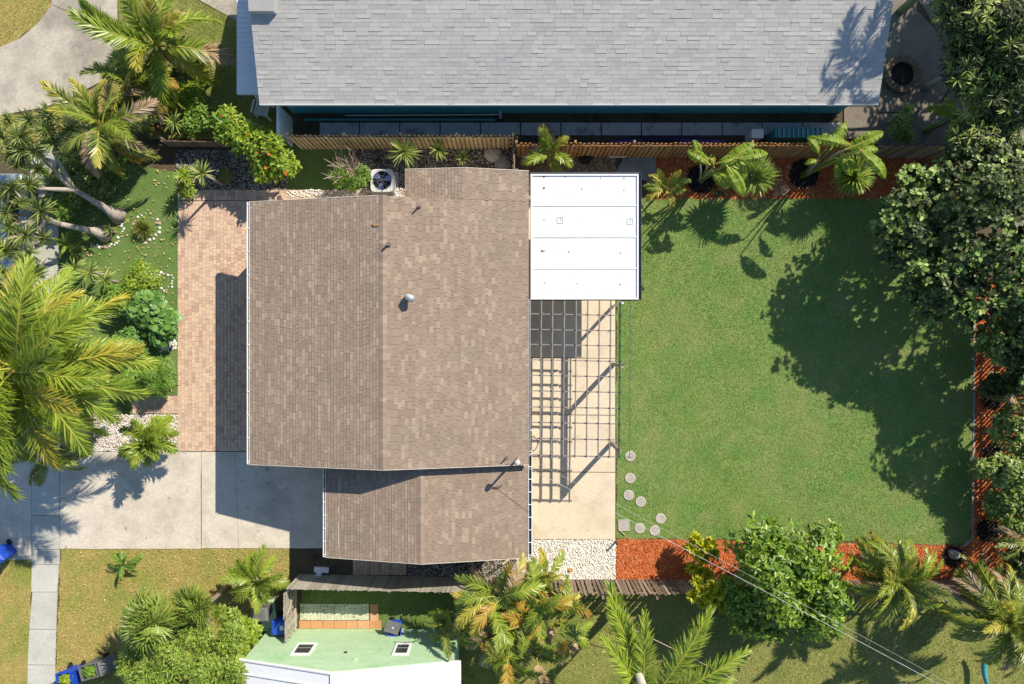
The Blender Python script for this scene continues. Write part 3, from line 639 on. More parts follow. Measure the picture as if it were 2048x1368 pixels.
# brick pavers: the forecourt, the path to the street, the strip along the house
def pavers(name, rects, top, cw, ch, mat, seed, cap=300, joint=0.008, along='y'):
    r_ = random.Random(seed); cells = []
    for (x0, y0, x1, y1) in rects:
        a, b = g(x0, y1), g(x1, y0); nx = max(1, round((b.x-a.x)/cw)); dx = (b.x-a.x)/nx
        for i in range(nx):
            y = a.y - r_.uniform(0, ch)
            while y < b.y:
                l = r_.choice((ch, ch, ch*0.68)); y0_, y1_ = max(y, a.y), min(y+l, b.y)
                if y1_-y0_ > 0.03: cells.append((a.x+(i+0.5)*dx, (y0_+y1_)/2, dx-joint, y1_-y0_-joint))
                y += l
    base = MB()
    for q in rects: base.prism(poly([(q[0],q[1]),(q[2],q[1]),(q[2],q[3]),(q[0],q[3])]), -0.1, top-0.014)
    o = struct(base.build(name, m_paverjoint))
    cells.sort(key=lambda c: c[0]**2+c[1]**2 if c[0] < -11.6 else 1e6+c[0]**2)
    shared = {}
    rest = MB()
    for k, (x, y, sx, sy) in enumerate(cells):
        zt = top + r_.uniform(-0.003, 0.003); tx, ty = r_.uniform(-0.008,0.008), r_.uniform(-0.008,0.008)
        if k < cap:
            key = (round(sx,3), round(sy,2))
            if key not in shared:
                mb = MB(); bv = 0.006; hx, hy = key[0]/2, sy/2
                mb.add([(-hx,-hy,-0.05),(hx,-hy,-0.05),(hx,hy,-0.05),(-hx,hy,-0.05),(-hx,-hy,-bv),(hx,-hy,-bv),(hx,hy,-bv),(-hx,hy,-bv),(-hx+bv,-hy+bv,0),(hx-bv,-hy+bv,0),(hx-bv,hy-bv,0),(-hx+bv,hy-bv,0)],
                       [(0,1,5,4),(1,2,6,5),(2,3,7,6),(3,0,4,7),(4,5,9,8),(5,6,10,9),(6,7,11,10),(7,4,8,11),(8,9,10,11)])
                shared[key] = mb.mesh('paver', mat)
            link('paver', shared[key], o, (x, y, zt), (tx, ty, 0))
        else: rest.box((x, y, zt-0.025), (sx, sy, 0.05), m=Matrix.Rotation(tx,4,'X') @ Matrix.Rotation(ty,4,'Y'))
    if rest.v: rest.build('paver_field', mat, o, kind='stuff')
    return o
pavers('paver_forecourt', [(356,402,575,902), (266,791,356,827), (356,380,812,401)], 0.04, 0.155, 0.225, m_paver, 11)
pavers('paver_strip', [(706,1090,813,1150)], 0.03, 0.155, 0.21, m_paver, 12)
o = slabs('neighbour_path', m_slabdark, [[(640+80.5*i, 246), (640+80.5*i+78, 246), (640+80.5*i+78, 271), (640+80.5*i, 271)] for i in range(13)], 0.05)
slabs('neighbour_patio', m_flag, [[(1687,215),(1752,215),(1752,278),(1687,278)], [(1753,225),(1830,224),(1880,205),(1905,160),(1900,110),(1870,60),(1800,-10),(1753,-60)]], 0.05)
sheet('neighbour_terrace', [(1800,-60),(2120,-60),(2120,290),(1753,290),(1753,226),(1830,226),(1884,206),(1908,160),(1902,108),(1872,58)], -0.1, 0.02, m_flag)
sheet('painted_strip', [(522,1196),(548,1190),(556,1262),(540,1262),(524,1262)], -0.1, 0.03, m_mintslab)
pavers('pale_paver_terrace', [(600,1207,738,1240)], 0.03, 0.15, 0.2, m_mintpaver, 13)
tl = struct(MB().prism(poly([(598,1240.5),(764,1240.5),(764,1257),(598,1257)]), -0.1, 0.02).build('tile_row', m_paverjoint))
for i in range(7):
    x0 = 599+23.5*i; MB().prism(poly([(x0,1241),(x0+22.6,1241),(x0+22.6,1256.5),(x0,1256.5)]), 0, 0.035).build('tile', m_terra, tl)
for j in range(2): MB().prism(poly([(741,1208+17*j),(757,1208+17*j),(757,1224+17*j),(741,1224+17*j)]), 0, 0.035).build('tile', m_terra, tl)

# ------------------------------------------------------------------ houses
def shingle_slope(rest, cand, E0, E1, R0, R1, expo, tab, seed, cut=None, th=0.016, vary=0.0, gap=0.010):
    """courses of tabs on the rectangle eave E0-E1 to ridge R0-R1; each tab goes to cand as 8 points"""
    r_ = random.Random(seed); E0,E1,R0,R1 = map(Vector,(E0,E1,R0,R1))
    al = (E1-E0); LL = al.length; al.normalize(); upv = (R0-E0); SL = upv.length; upv.normalize(); n = al.cross(upv)
    if n.z < 0: n = -n
    nc = int(SL/expo)+1; ex = SL/nc
    for i in range(nc):
        s = -r_.uniform(0, tab)
        while s < LL:
            l = tab*(r_.choice((1,1,1,1,0.5)) if not vary else r_.uniform(1-vary,1+vary)); a, b = max(s,0)+gap/2, min(s+l,LL)-gap/2
            s += l
            if b-a < 0.02: continue
            t = th*(r_.uniform(0.85,1.25) if not vary else r_.choice((0.55,0.6,0.7,0.8,1.3)))
            lo = E0+upv*(i*ex-0.004); hi = E0+upv*((i+1)*ex+0.01)
            p = [lo+al*a, lo+al*b, hi+al*b, hi+al*a]
            vs = [q+n*0.002 for q in p]+[p[0]+n*t, p[1]+n*t, p[2]+n*0.004, p[3]+n*0.004]
            c = sum(vs, Vector())/8
            if cut and cut(c): continue
            cand.append((c, vs))
BOXF = [(0,3,2,1),(4,5,6,7),(0,1,5,4),(1,2,6,5),(2,3,7,6),(3,0,4,7)]
def lay(cand, roof, house, mat, cap=290):
    """the nearest tabs become parts of the roof, the rest one field"""
    cand.sort(key=lambda q: (q[0]-Vector((0,0,H))).length); rest = MB()
    for k,(c,vs) in enumerate(cand):
        fs = BOXF
        if k < cap:
            me = bpy.data.meshes.new('shingle'); me.from_pydata([tuple(v-c) for v in vs], [], fs); me.materials.append(mat)
            link('shingle', me, roof, c-ORG[roof.name])
        else: rest.add(vs, fs)
    # orientation may be mirrored on some slopes: rendering is two-sided, so that is harmless
    rest.build('shingle_field', mat, house, kind='stuff')
def gutter_y(x0, x1, y0, y1, z, mat, parent, hang=0.5, d=0.11):
    mb = MB(); t = 0.022
    mb.box(((x0+x1)/2,(y0+y1)/2,z-d),(x1-x0,y1-y0,t)); mb.box((x0+t/2,(y0+y1)/2,z-d/2+0.008),(t,y1-y0,d)); mb.box((x1-t/2,(y0+y1)/2,z-d/2+0.008),(t,y1-y0,d))
    for e in (y0,y1): mb.box(((x0+x1)/2,e,z-d/2),(x1-x0-0.004,t,d-0.02))
    gt = mb.build('gutter', mat, parent); n = int((y1-y0)/hang)
    MB().box(((x0+x1)/2,(y0+y1)/2,z-d+0.03),(x1-x0-2*t-0.006,y1-y0-0.03,0.03)).build('gutter_bed', m_gutter, gt)  # dark strip along the bottom of the trough
    for i in range(n+1):
        y = y0+0.1+(y1-y0-0.2)*i/max(1,n); MB().box(((x0+x1)/2,y,z+0.012),(x1-x0,0.03,0.01)).build('hanger', mat, gt)
    return gt
def slab4(mb, a, b, c, d, t):
    """thick sheet through four points, t downwards"""
    vs = [Vector(p) for p in (a,b,c,d)]; lo = [v-Vector((0,0,t)) for v in vs]
    mb.add(lo+vs, [(3,2,1,0),(4,5,6,7),(0,1,5,4),(1,2,6,5),(2,3,7,6),(3,0,4,7)]); return mb

def window(parent, c, wd, ht, face, mat=None, depth=0.06):
    """face: unit outward direction"""
    f = Vector(face); s = Vector((-f.y, f.x, 0)); c = Vector(c)
    fr = MB()
    for q in (-1,1):
        fr.bar(c+s*q*(wd/2)-Vector((0,0,ht/2+0.05))+f*0.02, c+s*q*(wd/2)+Vector((0,0,ht/2+0.05))+f*0.02, 0.08, depth, up=f)
        fr.bar(c-s*(wd/2-0.042)+Vector((0,0,q*ht/2))+f*0.022, c+s*(wd/2-0.042)+Vector((0,0,q*ht/2))+f*0.022, depth, 0.08)
    wn_ = fr.build('window', m_white, parent)
    p = MB(); p.bar(c-s*(wd/2-0.03)+f*0.005, c+s*(wd/2-0.03)+f*0.005, 0.02, ht-0.06); p.build('pane', m_glass, wn_)
    b = MB(); b.bar(c-s*(wd/2-0.05)+f*0.018-Vector((0,0,0.1*ht)), c+s*(wd/2-0.05)+f*0.018-Vector((0,0,0.1*ht)), 0.02, 0.025); b.build('glazing_bar', m_galv, wn_)
    return wn_

# --- the brown-roofed house
XW, XE, XR, ZW, ZE, ZR, YS, YN, YX = -10.31, 0.648, -4.85, 2.85, 2.90, 4.05, -4.80, 5.50, 6.70
sl = (ZR-ZE)/(XE-XR); XXR = -1.81; ZXR = ZR-sl*(XXR-XR); XXW = -4.16; ZXW = ZXR-0.11*(XXR-XXW)
AR, AZR, AW, AZW, AZE, AYS, AYN = -3.52, 3.32, -7.42, 2.47, 2.54, -8.57, -4.62
house = thing('brown_roof_house', 'single-storey house with brown shingle gable roofs in the middle of the lot', 'house', (-4.8, 0, 0))
wl = MB()
wl.prism([(-9.7,-4.5),(0.1,-4.5),(0.1,6.4),(-3.9,6.4),(-3.9,5.2),(-9.7,5.2)], 0, 2.75)
wl.build('wall', m_wallcream, house)
MB().prism([(-6.9,-8.2),(0.1,-8.2),(0.1,-4.52),(-6.9,-4.52)], 0, 2.6).build('annexe_wall', m_wallcream, house)
for y in (YS+0.3, YN-0.3):
    gb = MB(); gb.add([(-9.7,y-.05,2.75),(0.1,y-.05,2.75),(XR,y-.05,ZR-0.12),(-9.7,y+.05,2.75),(0.1,y+.05,2.75),(XR,y+.05,ZR-0.12)], [(0,1,2),(5,4,3),(0,3,4,1),(1,4,5,2),(2,5,3,0)])
    gb.build('gable_wall', m_wallcream, house)
rf = MB()
slab4(rf, (XW,YS,ZW),(XR,YS,ZR),(XR,YN,ZR),(XW,YN,ZW), 0.12)
slab4(rf, (XR,YS,ZR),(XE,YS,ZE),(XE,YN,ZE),(XR,YN,ZR), 0.12)
slab4(rf, (XXR,YN,ZXR),(XE,YN,ZE),(XE,YX,ZE),(XXR,YX,ZXR), 0.12)
slab4(rf, (XXW,YN-0.15,ZXW),(XXR,YN-0.15,ZXR-0.003),(XXR,YX,ZXR-0.003),(XXW,YX,ZXW), 0.12)
slab4(rf, (AW,AYS,AZW),(AR,AYS,AZR),(AR,AYN,AZR),(AW,AYN,AZW), 0.12)
slab4(rf, (AR,AYS,AZR),(0.63,AYS,AZE),(0.63,AYN,AZE),(AR,AYN,AZR), 0.12)
roof = rf.build('roof', m_deck, house)
cand = []
EX, TB = 0.135, 0.305
shingle_slope(None, cand, (XW,YS,ZW),(XW,YN,ZW),(XR,YS,ZR),(XR,YN,ZR), EX, TB, 21)
shingle_slope(None, cand, (XE,YS,ZE),(XE,YN,ZE),(XR,YS,ZR),(XR,YN,ZR), EX, TB, 22)
shingle_slope(None, cand, (XE,YN,ZE),(XE,YX,ZE),(XXR,YN,ZXR),(XXR,YX,ZXR), EX, TB, 26)
shingle_slope(None, cand, (XXW,YN+0.02,ZXW),(XXW,YX,ZXW),(XXR,YN+0.02,ZXR),(XXR,YX,ZXR), EX, TB, 23)
shingle_slope(None, cand, (AW,AYS,AZW),(AW,AYN,AZW),(AR,AYS,AZR),(AR,AYN,AZR), EX, TB, 24)
shingle_slope(None, cand, (0.63,AYS,AZE),(0.63,AYN,AZE),(AR,AYS,AZR),(AR,AYN,AZR), EX, TB, 25)
lay(cand, roof, house, m_shingle)
for (xr, zr, y0, y1) in ((XR,ZR,YS,YN),(AR,AZR,AYS,AYN)):     # ridge caps
    n = int((y1-y0)/0.14); d = (y1-y0)/n
    for i in range(n):
        ya, yb = y0+i*d, y0+(i+1)*d+0.03; wv = 0.15; mb = MB()
        a = [(xr-wv,ya,zr-wv*sl+0.012),(xr,ya,zr+0.024),(xr+wv,ya,zr-wv*sl+0.012),(xr-wv,yb,zr-wv*sl+0.020),(xr,yb,zr+0.034),(xr+wv,yb,zr-wv*sl+0.020)]
        mb.add(a+[(p[0],p[1],p[2]-0.012) for p in a], [(0,1,4,3),(1,2,5,4),(9,10,7,6),(10,11,8,7),(3,4,10,9),(4,5,11,10)])
        mb.build('ridge_shingle', m_shingle, roof)
# rake trim, gutters
tr = MB()
for (a, b) in (((XW,YS-.02,ZW-.05),(XR,YS-.02,ZR-.05)),((XR,YS-.02,ZR-.05),(XE,YS-.02,ZE-.05)),((XW,YN+.02,ZW-.05),(XR,YN+.02,ZR-.05)),
               ((XXR,YX+.02,ZXR-.05),(XE,YX+.02,ZE-.05)),((XXW,YX+.02,ZXW-.05),(XXR,YX+.02,ZXR-.05)),((AW,AYS-.02,AZW-.05),(AR,AYS-.02,AZR-.05)),((AR,AYS-.02,AZR-.05),(0.63,AYS-.02,AZE-.05))):
    MB().bar(a, b, 0.025, 0.13).build('rake_board', m_wallcream, house)
gutter_y(XW-0.12, XW-0.015, YS, YN, ZW, m_white, house, 0.9)
gutter_y(AW-0.12, AW-0.015, AYS, AYN-0.1, AZW, m_white, house, 0.55)
gutter_y(0.635, 0.80, AYS, -4.35, AZE+0.03, m_white, house, 0.47)
gutter_y(XE+0.005, XE+0.07, -4.2, 1.66, ZE, m_galv, house, 2.0)
# doors and windows under the eaves
dr = MB().box((-6.92,-6.4,1.1),(0.08,2.6,2.2)).build('garage_door', m_white, house)
for i in range(4): MB().box((-6.968,-6.4,0.3+0.52*i),(0.02,2.5,0.46)).build('door_panel', m_white, dr)
dr = MB().box((-9.72,1.0,1.03),(0.08,0.95,2.06)).build('front_door', m_woodtan, house); MB().box((-9.78,1.35,1.0),(0.05,0.04,0.14)).build('handle', m_galv, dr)
for y in (-2.8, 3.6): window(house, (-9.72,y,1.5), 1.6, 1.1, (-1,0,0))
for y in (-3.6, 4.2): window(house, (0.12,y,1.5), 1.4, 1.1, (1,0,0))
dr = MB().box((0.12,0.4,1.05),(0.06,1.8,2.1)).build('patio_door', m_white, house); MB().box((0.155,0.4,1.05),(0.02,1.6,1.9)).build('pane', m_glass, dr)
def zroof(x, y):
    if y < YS: return AZR-((AZR-AZE)/(0.63-AR) if x > AR else (AZR-AZW)/(AR-AW))*abs(x-AR)
    return ZR-(sl if x > XR else (ZR-ZW)/(XR-XW))*abs(x-XR)
# roof vents: each stands on the roof as a part of the house
for (px, py, h, r_) in ((837,413,0.35,0.035),(777,491,0.30,0.045),(1012,923,0.28,0.03)):
    q = w(px,py,3.9); zb = zroof(q.x,q.y); v = MB(); v.tube([(q.x,q.y,zb-0.03),(q.x,q.y,zb+h)], r_, 12, cap=False); v.tube([(q.x,q.y,zb-0.03),(q.x,q.y,zb+h-0.02)], r_*0.75, 12)
    vp = v.build('vent_pipe', m_galv if r_ < 0.04 else m_woodgrey, house); MB().lathe([(r_*2.6,0.0),(r_*1.2,0.05),(r_*1.05,0.12)], (q.x,q.y,zb+0.01), 14).build('flashing', m_deck, vp)
q = w(817,594,3.9); zb = zroof(q.x,q.y)
gn = MB(); gn.tube([(q.x,q.y,zb-0.05),(q.x,q.y,zb+0.25),(q.x+0.03,q.y-0.02,zb+0.38),(q.x+0.12,q.y-0.06,zb+0.42),(q.x+0.18,q.y-0.09,zb+0.33)], [0.13,0.13,0.13,0.13,0.14], 12)
gn.build('gooseneck_vent', m_galv, house, smooth=True)
# service mast with weatherhead, cables
q = w(1036,922,3.6); zb = zroof(q.x,q.y)
mast = MB().tube([(q.x,q.y,zb-0.2),(q.x,q.y,zb+1.15)], 0.05, 10).build('service_mast', m_galv, house)
MB().lathe([(0.0,0.20),(0.08,0.17),(0.12,0.06),(0.11,0.0),(0.0,-0.02)], (q.x-0.03,q.y+0.03,zb+1.1), 12).build('weatherhead', m_stoneborder, mast)
lp = MB()
for k in range(3):
    an = 0.6+0.5*k; pts = []
    for i in range(15):
        t = i/14; pts.append((q.x-0.02+0.36*math.sin(t*math.pi)*math.cos(an)*0.8+0.1*k*t, q.y-0.04-0.30*math.sin(t*math.pi)*math.sin(an), zb+1.05-0.30*math.sin(t*math.pi)+0.05*math.sin(9*t)))
    lp.tube(pts, 0.013, 5)
lp.build('drip_loop', m_blackplastic, mast)
MAST = Vector((q.x, q.y, zb+1.0))

# --- white patio roof
pr = thing('patio_cover', 'flat white panel patio roof beside the brown shingle roof', 'patio roof', (2.9, 4.2, 0))
X0, X1, Y0, Y1, ZP = 0.735, 5.02, 1.69, 6.66, 2.60
for i in range(4):
    ya = Y0+(Y1-Y0)*i/4; yb = Y0+(Y1-Y0)*(i+1)/4
    MB().box(((X0+X1)/2,(ya+yb)/2,ZP-0.06),(X1-X0,yb-ya-0.006,0.1)).build('panel', m_whiteroof, pr)
    if i: MB().box(((X0+X1)/2-0.02,ya+0.004*(i-2),ZP+0.002),(X1-X0-0.1,0.05,0.026)).build('seam', m_white, pr)
for a, b in (((X0,Y0+.03),(X1,Y0+.03)),((X0,Y1-.03),(X1,Y1-.03)),((X0+.04,Y0+.07),(X0+.04,Y1-.07)),((X1-.03,Y0+.07),(X1-.03,Y1-.07))):
    MB().bar((*a,ZP+0.012),(*b,ZP+0.012),0.06,0.05).build('rim', m_white, pr)
mb = MB(); mb.box((X1+0.06,(Y0+Y1)/2,ZP-0.1),(0.10,Y1-Y0,0.02)); mb.box((X1+0.11,(Y0+Y1)/2,ZP-0.05),(0.015,Y1-Y0+0.1,0.12)); mb.build('gutter', m_gutter, pr)
MB().box(((X0+X1)/2,Y1+0.045,ZP-0.03),(X1-X0+0.05,0.07,0.1)).build('fascia', m_gutter, pr)
MB().box(((X0+X1)/2,Y0-0.02,ZP-0.10),(X1-X0,0.03,0.16)).build('fascia', m_darkmetal, pr)
for (px, py, r_) in ((1088,353,.05),(1131,354,.025),(1164,355,.02),(1201,356,.025),(1248,356,.025),(1088,376,.05),(1164,378,.03),(1248,380,.025),(1088,440,.025),(1164,441,.02),(1243,443,.02),(1084,502,.05),(1088,502,.03),(1138,504,.03),(1241,506,.03),(1090,566,.025),(1154,567,.025),(1240,569,.03)):
    q = w(px,py,ZP); MB().lathe([(r_*0.8,0.0),(r_*0.8,0.012),(0,0.018)], (q.x,q.y,ZP-0.01), 8).build('screw_cap', m_darkmetal if r_ > .022 else m_galv, pr)
for (px, py) in ((1120,440.5),(1260,443)):
    q = w(px,py,ZP); mb = MB()
    for sx, sy, dx, dy in ((0,.11,.24,.02),(0,-.11,.24,.02),(.11,0,.02,.2),(-.11,0,.02,.2),(.03,0.03,.012,.1)): mb.box((q.x+sx,q.y+sy,ZP-0.005),(dx,dy,0.014))
    mb.build('patch_plate', m_galv, pr)
for (px, py) in ((1226,612),(1226,410)):
    q = g(px,py); MB().box((q.x,q.y,1.28),(0.1,0.1,2.5)).build('post', m_white, pr)

# --- pergola
pg = thing('pergola', 'open brown lattice pergola over the cream concrete patio', 'pergola', (3.0, -1.2, 0))
zp = 2.57
m_pg = M('pergola_wood', [(0.21,0.185,0.16),(0.26,0.23,0.20)], 3, rough=0.7, grain=0.15)
m_pgd = M('green_pergola_wood', [(0.08,0.15,0.07),(0.10,0.18,0.085)], 3, rough=0.7, grain=0.15)
NSX = [1060,1082.5,1105,1128.5,1152,1175,1198.3,1221,1242,1261]; EWY = [629,660,690,721,752,783,815,846,878,912]
for i, px in enumerate(NSX):
    a, b = w(px+0.6,601.5,zp), w(px-2.2,914+0.3*i,zp); MB().bar(a, b, 0.048 if i < 8 else 0.026, 0.10 if i < 8 else 0.05).build('rafter', m_pg if i < 8 else m_pgd, pg)
for i, py in enumerate(EWY):
    a, b, c = w(1057.5,py-1.5,zp-0.02), w(1232,py+1.8,zp-0.02), w(1264,py+2.4,zp-0.02)
    MB().bar(a, b, 0.04, 0.085).build('crossbar', m_pg, pg); MB().bar(b, c, 0.024, 0.04).build('crossbar', m_pgd, pg)
for i, px in enumerate(NSX[1:9]):
    for j, py in enumerate(EWY):
        k = (py-601)/313; q = w(px+0.6-2.8*k-1.5, py-1.5+3.3*(i+1)/8, zp+0.045); MB().box((q.x,q.y,q.z),(0.05,0.06,0.04)).build('bracket', m_darkmetal, pg)
for (px, py) in ((1227,728),(1223,885)):
    q = g(px,py); MB().box((q.x,q.y,1.23),(0.14,0.14,2.34)).build('post', m_woodgrey if py < 800 else m_pg, pg)
MB().bar((4.335,1.55,2.38),(4.29,-4.58,2.38),0.05,0.24).build('beam', m_pgd, pg)

# --- grey-roofed neighbour
gh = thing('grey_roof_house', 'long teal house with light grey shingle roof along the top edge', 'house', (2.2, 15, 0))
GX0, GX1, GY0, GZ0, gs, GYR = -9.92, 14.39, 9.35, 2.9, 0.30, 13.05
GZR = GZ0+gs*(GYR-GY0)
MB().prism([(-9.5,9.95),(14.2,9.95),(14.2,16.15),(-9.5,16.15)], 0, 2.85).build('wall', m_wallteal, gh)
rf = MB(); slab4(rf, (GX0,GY0,GZ0),(GX1,GY0,GZ0),(GX1,GYR,GZR),(GX0,GYR,GZR), 0.14); slab4(rf, (GX0,2*GYR-GY0,GZ0),(GX1,2*GYR-GY0,GZ0),(GX1,GYR,GZR),(GX0,GYR,GZR), 0.14)
groof = rf.build('roof', m_gdeck, gh); cand = []
shingle_slope(None, cand, (GX0,GY0,GZ0),(GX1,GY0,GZ0),(GX0,GYR,GZR),(GX1,GYR,GZR), 0.158, 0.42, 31, vary=0.35, th=0.0135, gap=0.006)
shingle_slope(None, cand, (GX0,2*GYR-GY0,GZ0),(GX1,2*GYR-GY0,GZ0),(GX0,GYR,GZR),(GX1,GYR,GZR), 0.158, 0.9, 32, vary=0.35, th=0.022, gap=0.004)
lay(cand, groof, gh, m_gshingle)
MB().box(((GX0+GX1)/2,GY0-0.015,GZ0-0.07),(GX1-GX0,0.025,0.16)).build('fascia', m_white, gh)
MB().box((2.35, 9.935, 2.62),(23.6,0.02,0.06)).build('frieze', m_wallteal, gh)
for (px, wd) in ((763,1.0),(905,1.0),(1058,1.1),(1350,1.2)): window(gh, (w(px,215,2.0).x, 9.94, 1.75), wd, 1.0, (0,-1,0))
aw = MB(); a0 = w(473,186,2.0); aw.prism([(a0.x,a0.y),(-9.51,a0.y),(-9.51,14.65),(a0.x,14.65)], 1.90, 1.98); awo = aw.build('porch_roof', m_white, gh)
for i in range(46):
    y = a0.y+0.1+i*0.2
    if y < 14.6: MB().box(((a0.x-9.51)/2,y,1.985),(-9.51-a0.x-0.02,0.05,0.03)).build('rib', m_white, awo)
MB().box(((a0.x-9.51)/2,a0.y-0.02,1.92),(-9.51-a0.x,0.03,0.12)).build('porch_fascia', m_white, gh)
q0, q1 = w(500,22,4.1), w(552,22,4.1)
cap = MB(); zc = 4.55
cap.add([(q0.x,q0.y,3.3),(q1.x,q0.y,3.5),(q1.x,14.2,3.6),(q0.x,14.2,3.3),(q0.x-0.05,q0.y,4.1),(q1.x-0.1,q0.y,4.1),(q1.x+0.25,14.2,4.45),(q0.x-0.05,14.2,4.4)], BOXF); cap.build('white_roof_extension', m_gshingle, gh)

# --- mint green neighbour at the bottom
sh = thing('mint_green_house', 'mint green stucco house with white metal roof at the bottom edge', 'house', (-6.5,-16,0))
WY, SXL, SXA, SXR, SZL, SZA, SZR = -12.46, -10.55, -6.75, -2.3, 2.85, 3.92, 3.0
mb = MB(); A = [(SXL,WY,0),(SXR,WY,0),(SXR,WY,SZR),(SXA,WY,SZA),(SXL,WY,SZL)]
mb.add(A+[(p[0],-22,p[2]) for p in A], [(4,3,2,1,0),(5,6,7,8,9),(0,1,6,5),(1,2,7,6),(2,3,8,7),(3,4,9,8),(4,0,5,9)]); mb.build('wall', m_wallgreen, sh)
YO = WY-0.02
rf = MB(); slab4(rf, (SXL-0.25,YO,SZL-0.02),(SXA,YO,SZA+0.10),(SXA,-22.3,SZA+0.10),(SXL-0.25,-22.3,SZL-0.02), 0.12)
slab4(rf, (SXA,YO,SZA+0.10),(SXR+0.3,YO,SZR+0.02),(SXR+0.3,-22.3,SZR+0.02),(SXA,-22.3,SZA+0.10), 0.12); sroof = rf.build('roof', m_white, sh)
for i in range(18):
    y = YO-0.03-0.52*i
    MB().bar((SXL-0.25,y,SZL+0.0),(SXA-0.04,y,SZA+0.115),0.035,0.05).build('seam', m_acmetal, sroof); MB().bar((SXA+0.04,y,SZA+0.115),(SXR+0.3,y,SZR+0.04),0.03,0.04).build('seam', m_white, sroof)
MB().bar((SXA,YO,SZA+0.13),(SXA,-22.3,SZA+0.13),0.16,0.04).build('ridge_cap', m_white, sroof)
for (x0,x1) in ((580,633),(780,826)):
    a, b = w(x0+10,1297,2.05), w(x1-8,1297,2.05); window(sh, ((a.x+b.x)/2, WY, 2.02), b.x-a.x, 0.95, (0,1,0))
q = w(692,1314,2.3); MB().box((q.x,WY+0.03,2.35),(0.11,0.05,0.07)).build('wall_light', m_darkmetal, sh)
q = w(712,1332,3.0); MB().lathe([(0.12,0),(0.12,0.02),(0,0.02)], (q.x,WY,3.0), 8).build('paint_patch', m_mintslab, sh)

# ------------------------------------------------------------------ fences
def picket_mesh(name, wd, h, mat, th=0.02, ear=0.03):
    mb = MB(); x = wd/2; pr_ = [(-x,0),(x,0),(x,h-ear),(x-ear,h),(-x+ear,h),(-x,h-ear)]; n = 6
    mb.add([(p[0],-th/2,p[1]) for p in pr_]+[(p[0],th/2,p[1]) for p in pr_], [(0,1,2,3,4,5),(11,10,9,8,7,6)]+[(i,(i+1)%n,n+(i+1)%n,n+i)[::-1] for i in range(n)])
    return mb.mesh(name, mat)
def fence(name, label, a, b, h, wd, pitch, mat, seed, box=False, wob=0.01, post_every=2.3, skip=(), post_h=None, side=1, ear=0.03, hv=0.03):
    a, b = Vector((*a,0)), Vector((*b,0)); d = b-a; L = d.length; d.normalize(); an = math.atan2(d.y,d.x); nrm = Vector((-d.y,d.x,0))*side
    r_ = random.Random(seed); root = thing(name, label, 'fence', a); me = picket_mesh('picket', wd, h, mat, ear=ear)
    n = int(L/pitch)
    for i in range(n):
        if i in skip: continue
        off = nrm*0.045
        p = d*(pitch*(i+0.5)+r_.uniform(-wob,wob))+off
        link('picket', me, root, p, (R(r_.uniform(-2.5,2.5)*wob*60*0.35), R(r_.uniform(-3,3)*wob*40*0.4), an), (1,1,1+r_.uniform(-hv,hv)))
        if box: link('picket', me, root, d*(pitch*(i+1)+r_.uniform(-wob,wob))-nrm*0.045, (0,0,an), (1,1,1+r_.uniform(-hv,hv)))
    for z in (0.3, h*0.52, h-0.25):
        MB().bar(a+Vector((0,0,z)), b+Vector((0,0,z)), 0.045, 0.085).build('rail', mat, root)
    m = max(1, round(L/post_every))
    for i in range(m+1):
        p = a+d*(L*i/m)-nrm*0.10; MB().box((p.x,p.y,(post_h or h+0.05)/2),(0.09,0.09,post_h or h+0.05),rz=an).build('post', mat, root)
    return root
fence('shadowbox_fence', 'pale new wood shadowbox fence behind the spiky yucca plants', (-9.19,8.43), (0.05,8.43), 1.75, 0.125, 0.185, m_woodpale, 41, box=True, side=-1)
fence('shadowbox_fence', 'tan wood shadowbox fence behind the red mulch bed', (0.18,8.06), (14.6,8.06), 1.9, 0.125, 0.185, m_woodtan, 42, box=True, side=-1)
fence('board_fence', 'dark brown board fence beside the round stone planter', (14.7,8.06), (19.3,8.02), 1.85, 0.135, 0.145, m_wooddark, 43, side=-1)
fence('board_fence', 'short return fence joining the pale and tan fences', (0.10,7.05), (0.10,8.38), 1.7, 0.12, 0.14, m_wooddark, 44, side=1)
fence('board_fence', 'weathered grey board fence south of the annexe', (-9.24,-10.14), (-0.9,-10.30), 1.8, 0.098, 0.104, m_woodgrey, 45, side=1, wob=0.006, ear=0.012, post_h=1.55)
fence('picket_fence', 'rough dark weathered picket fence along the red mulch', (-0.7,-10.34), (19.2,-10.40), 1.8, 0.115, 0.165, m_wooddark, 46, side=1, wob=0.03, hv=0.06)
fence('picket_fence', 'gapped brown picket fence along the right edge', (21.85,2.2), (21.85,-10.3), 2.0, 0.10, 0.2, m_wooddark, 47, side=-1, wob=0.01)
fence('timber_fence', 'low dark timber fence between the two front gardens', (-14.9,8.55), (-11.75,8.50), 0.85, 0.13, 0.135, m_wooddark, 48, side=-1)
gt = thing('wooden_gate', 'weathered wooden gate beside the blue bin and mint wall', 'gate', (-9.32,-10.2,0))
for i in range(9): MB().box((-9.35,-10.36-0.118*i,0.88),(0.022,0.108,1.72+0.03*(i%3))).build('board', m_woodgrey, gt)
for i in range(8): MB().box((-9.33,-11.47-0.115*i,0.85),(0.022,0.106,1.6)).build('board', m_wooddark if i < 1 else m_woodgrey, gt)
for z in (0.35,1.0,1.5): MB().box((-9.30,-11.3,z),(0.04,2.15,0.09)).build('rail', m_woodgrey, gt)
MB().bar((-9.27,-10.4,0.35),(-9.27,-11.3,1.5),0.04,0.09).build('brace', m_woodgrey, gt)
vg = thing('vinyl_gate', 'white ribbed gate panel at the corner of the teal house', 'gate', (-9.55,9.3,0))
for i in range(9): MB().box((-9.55+0.012*(i%2),8.55+0.135*i,0.9),(0.05,0.12,1.75)).build('plank', m_white, vg)
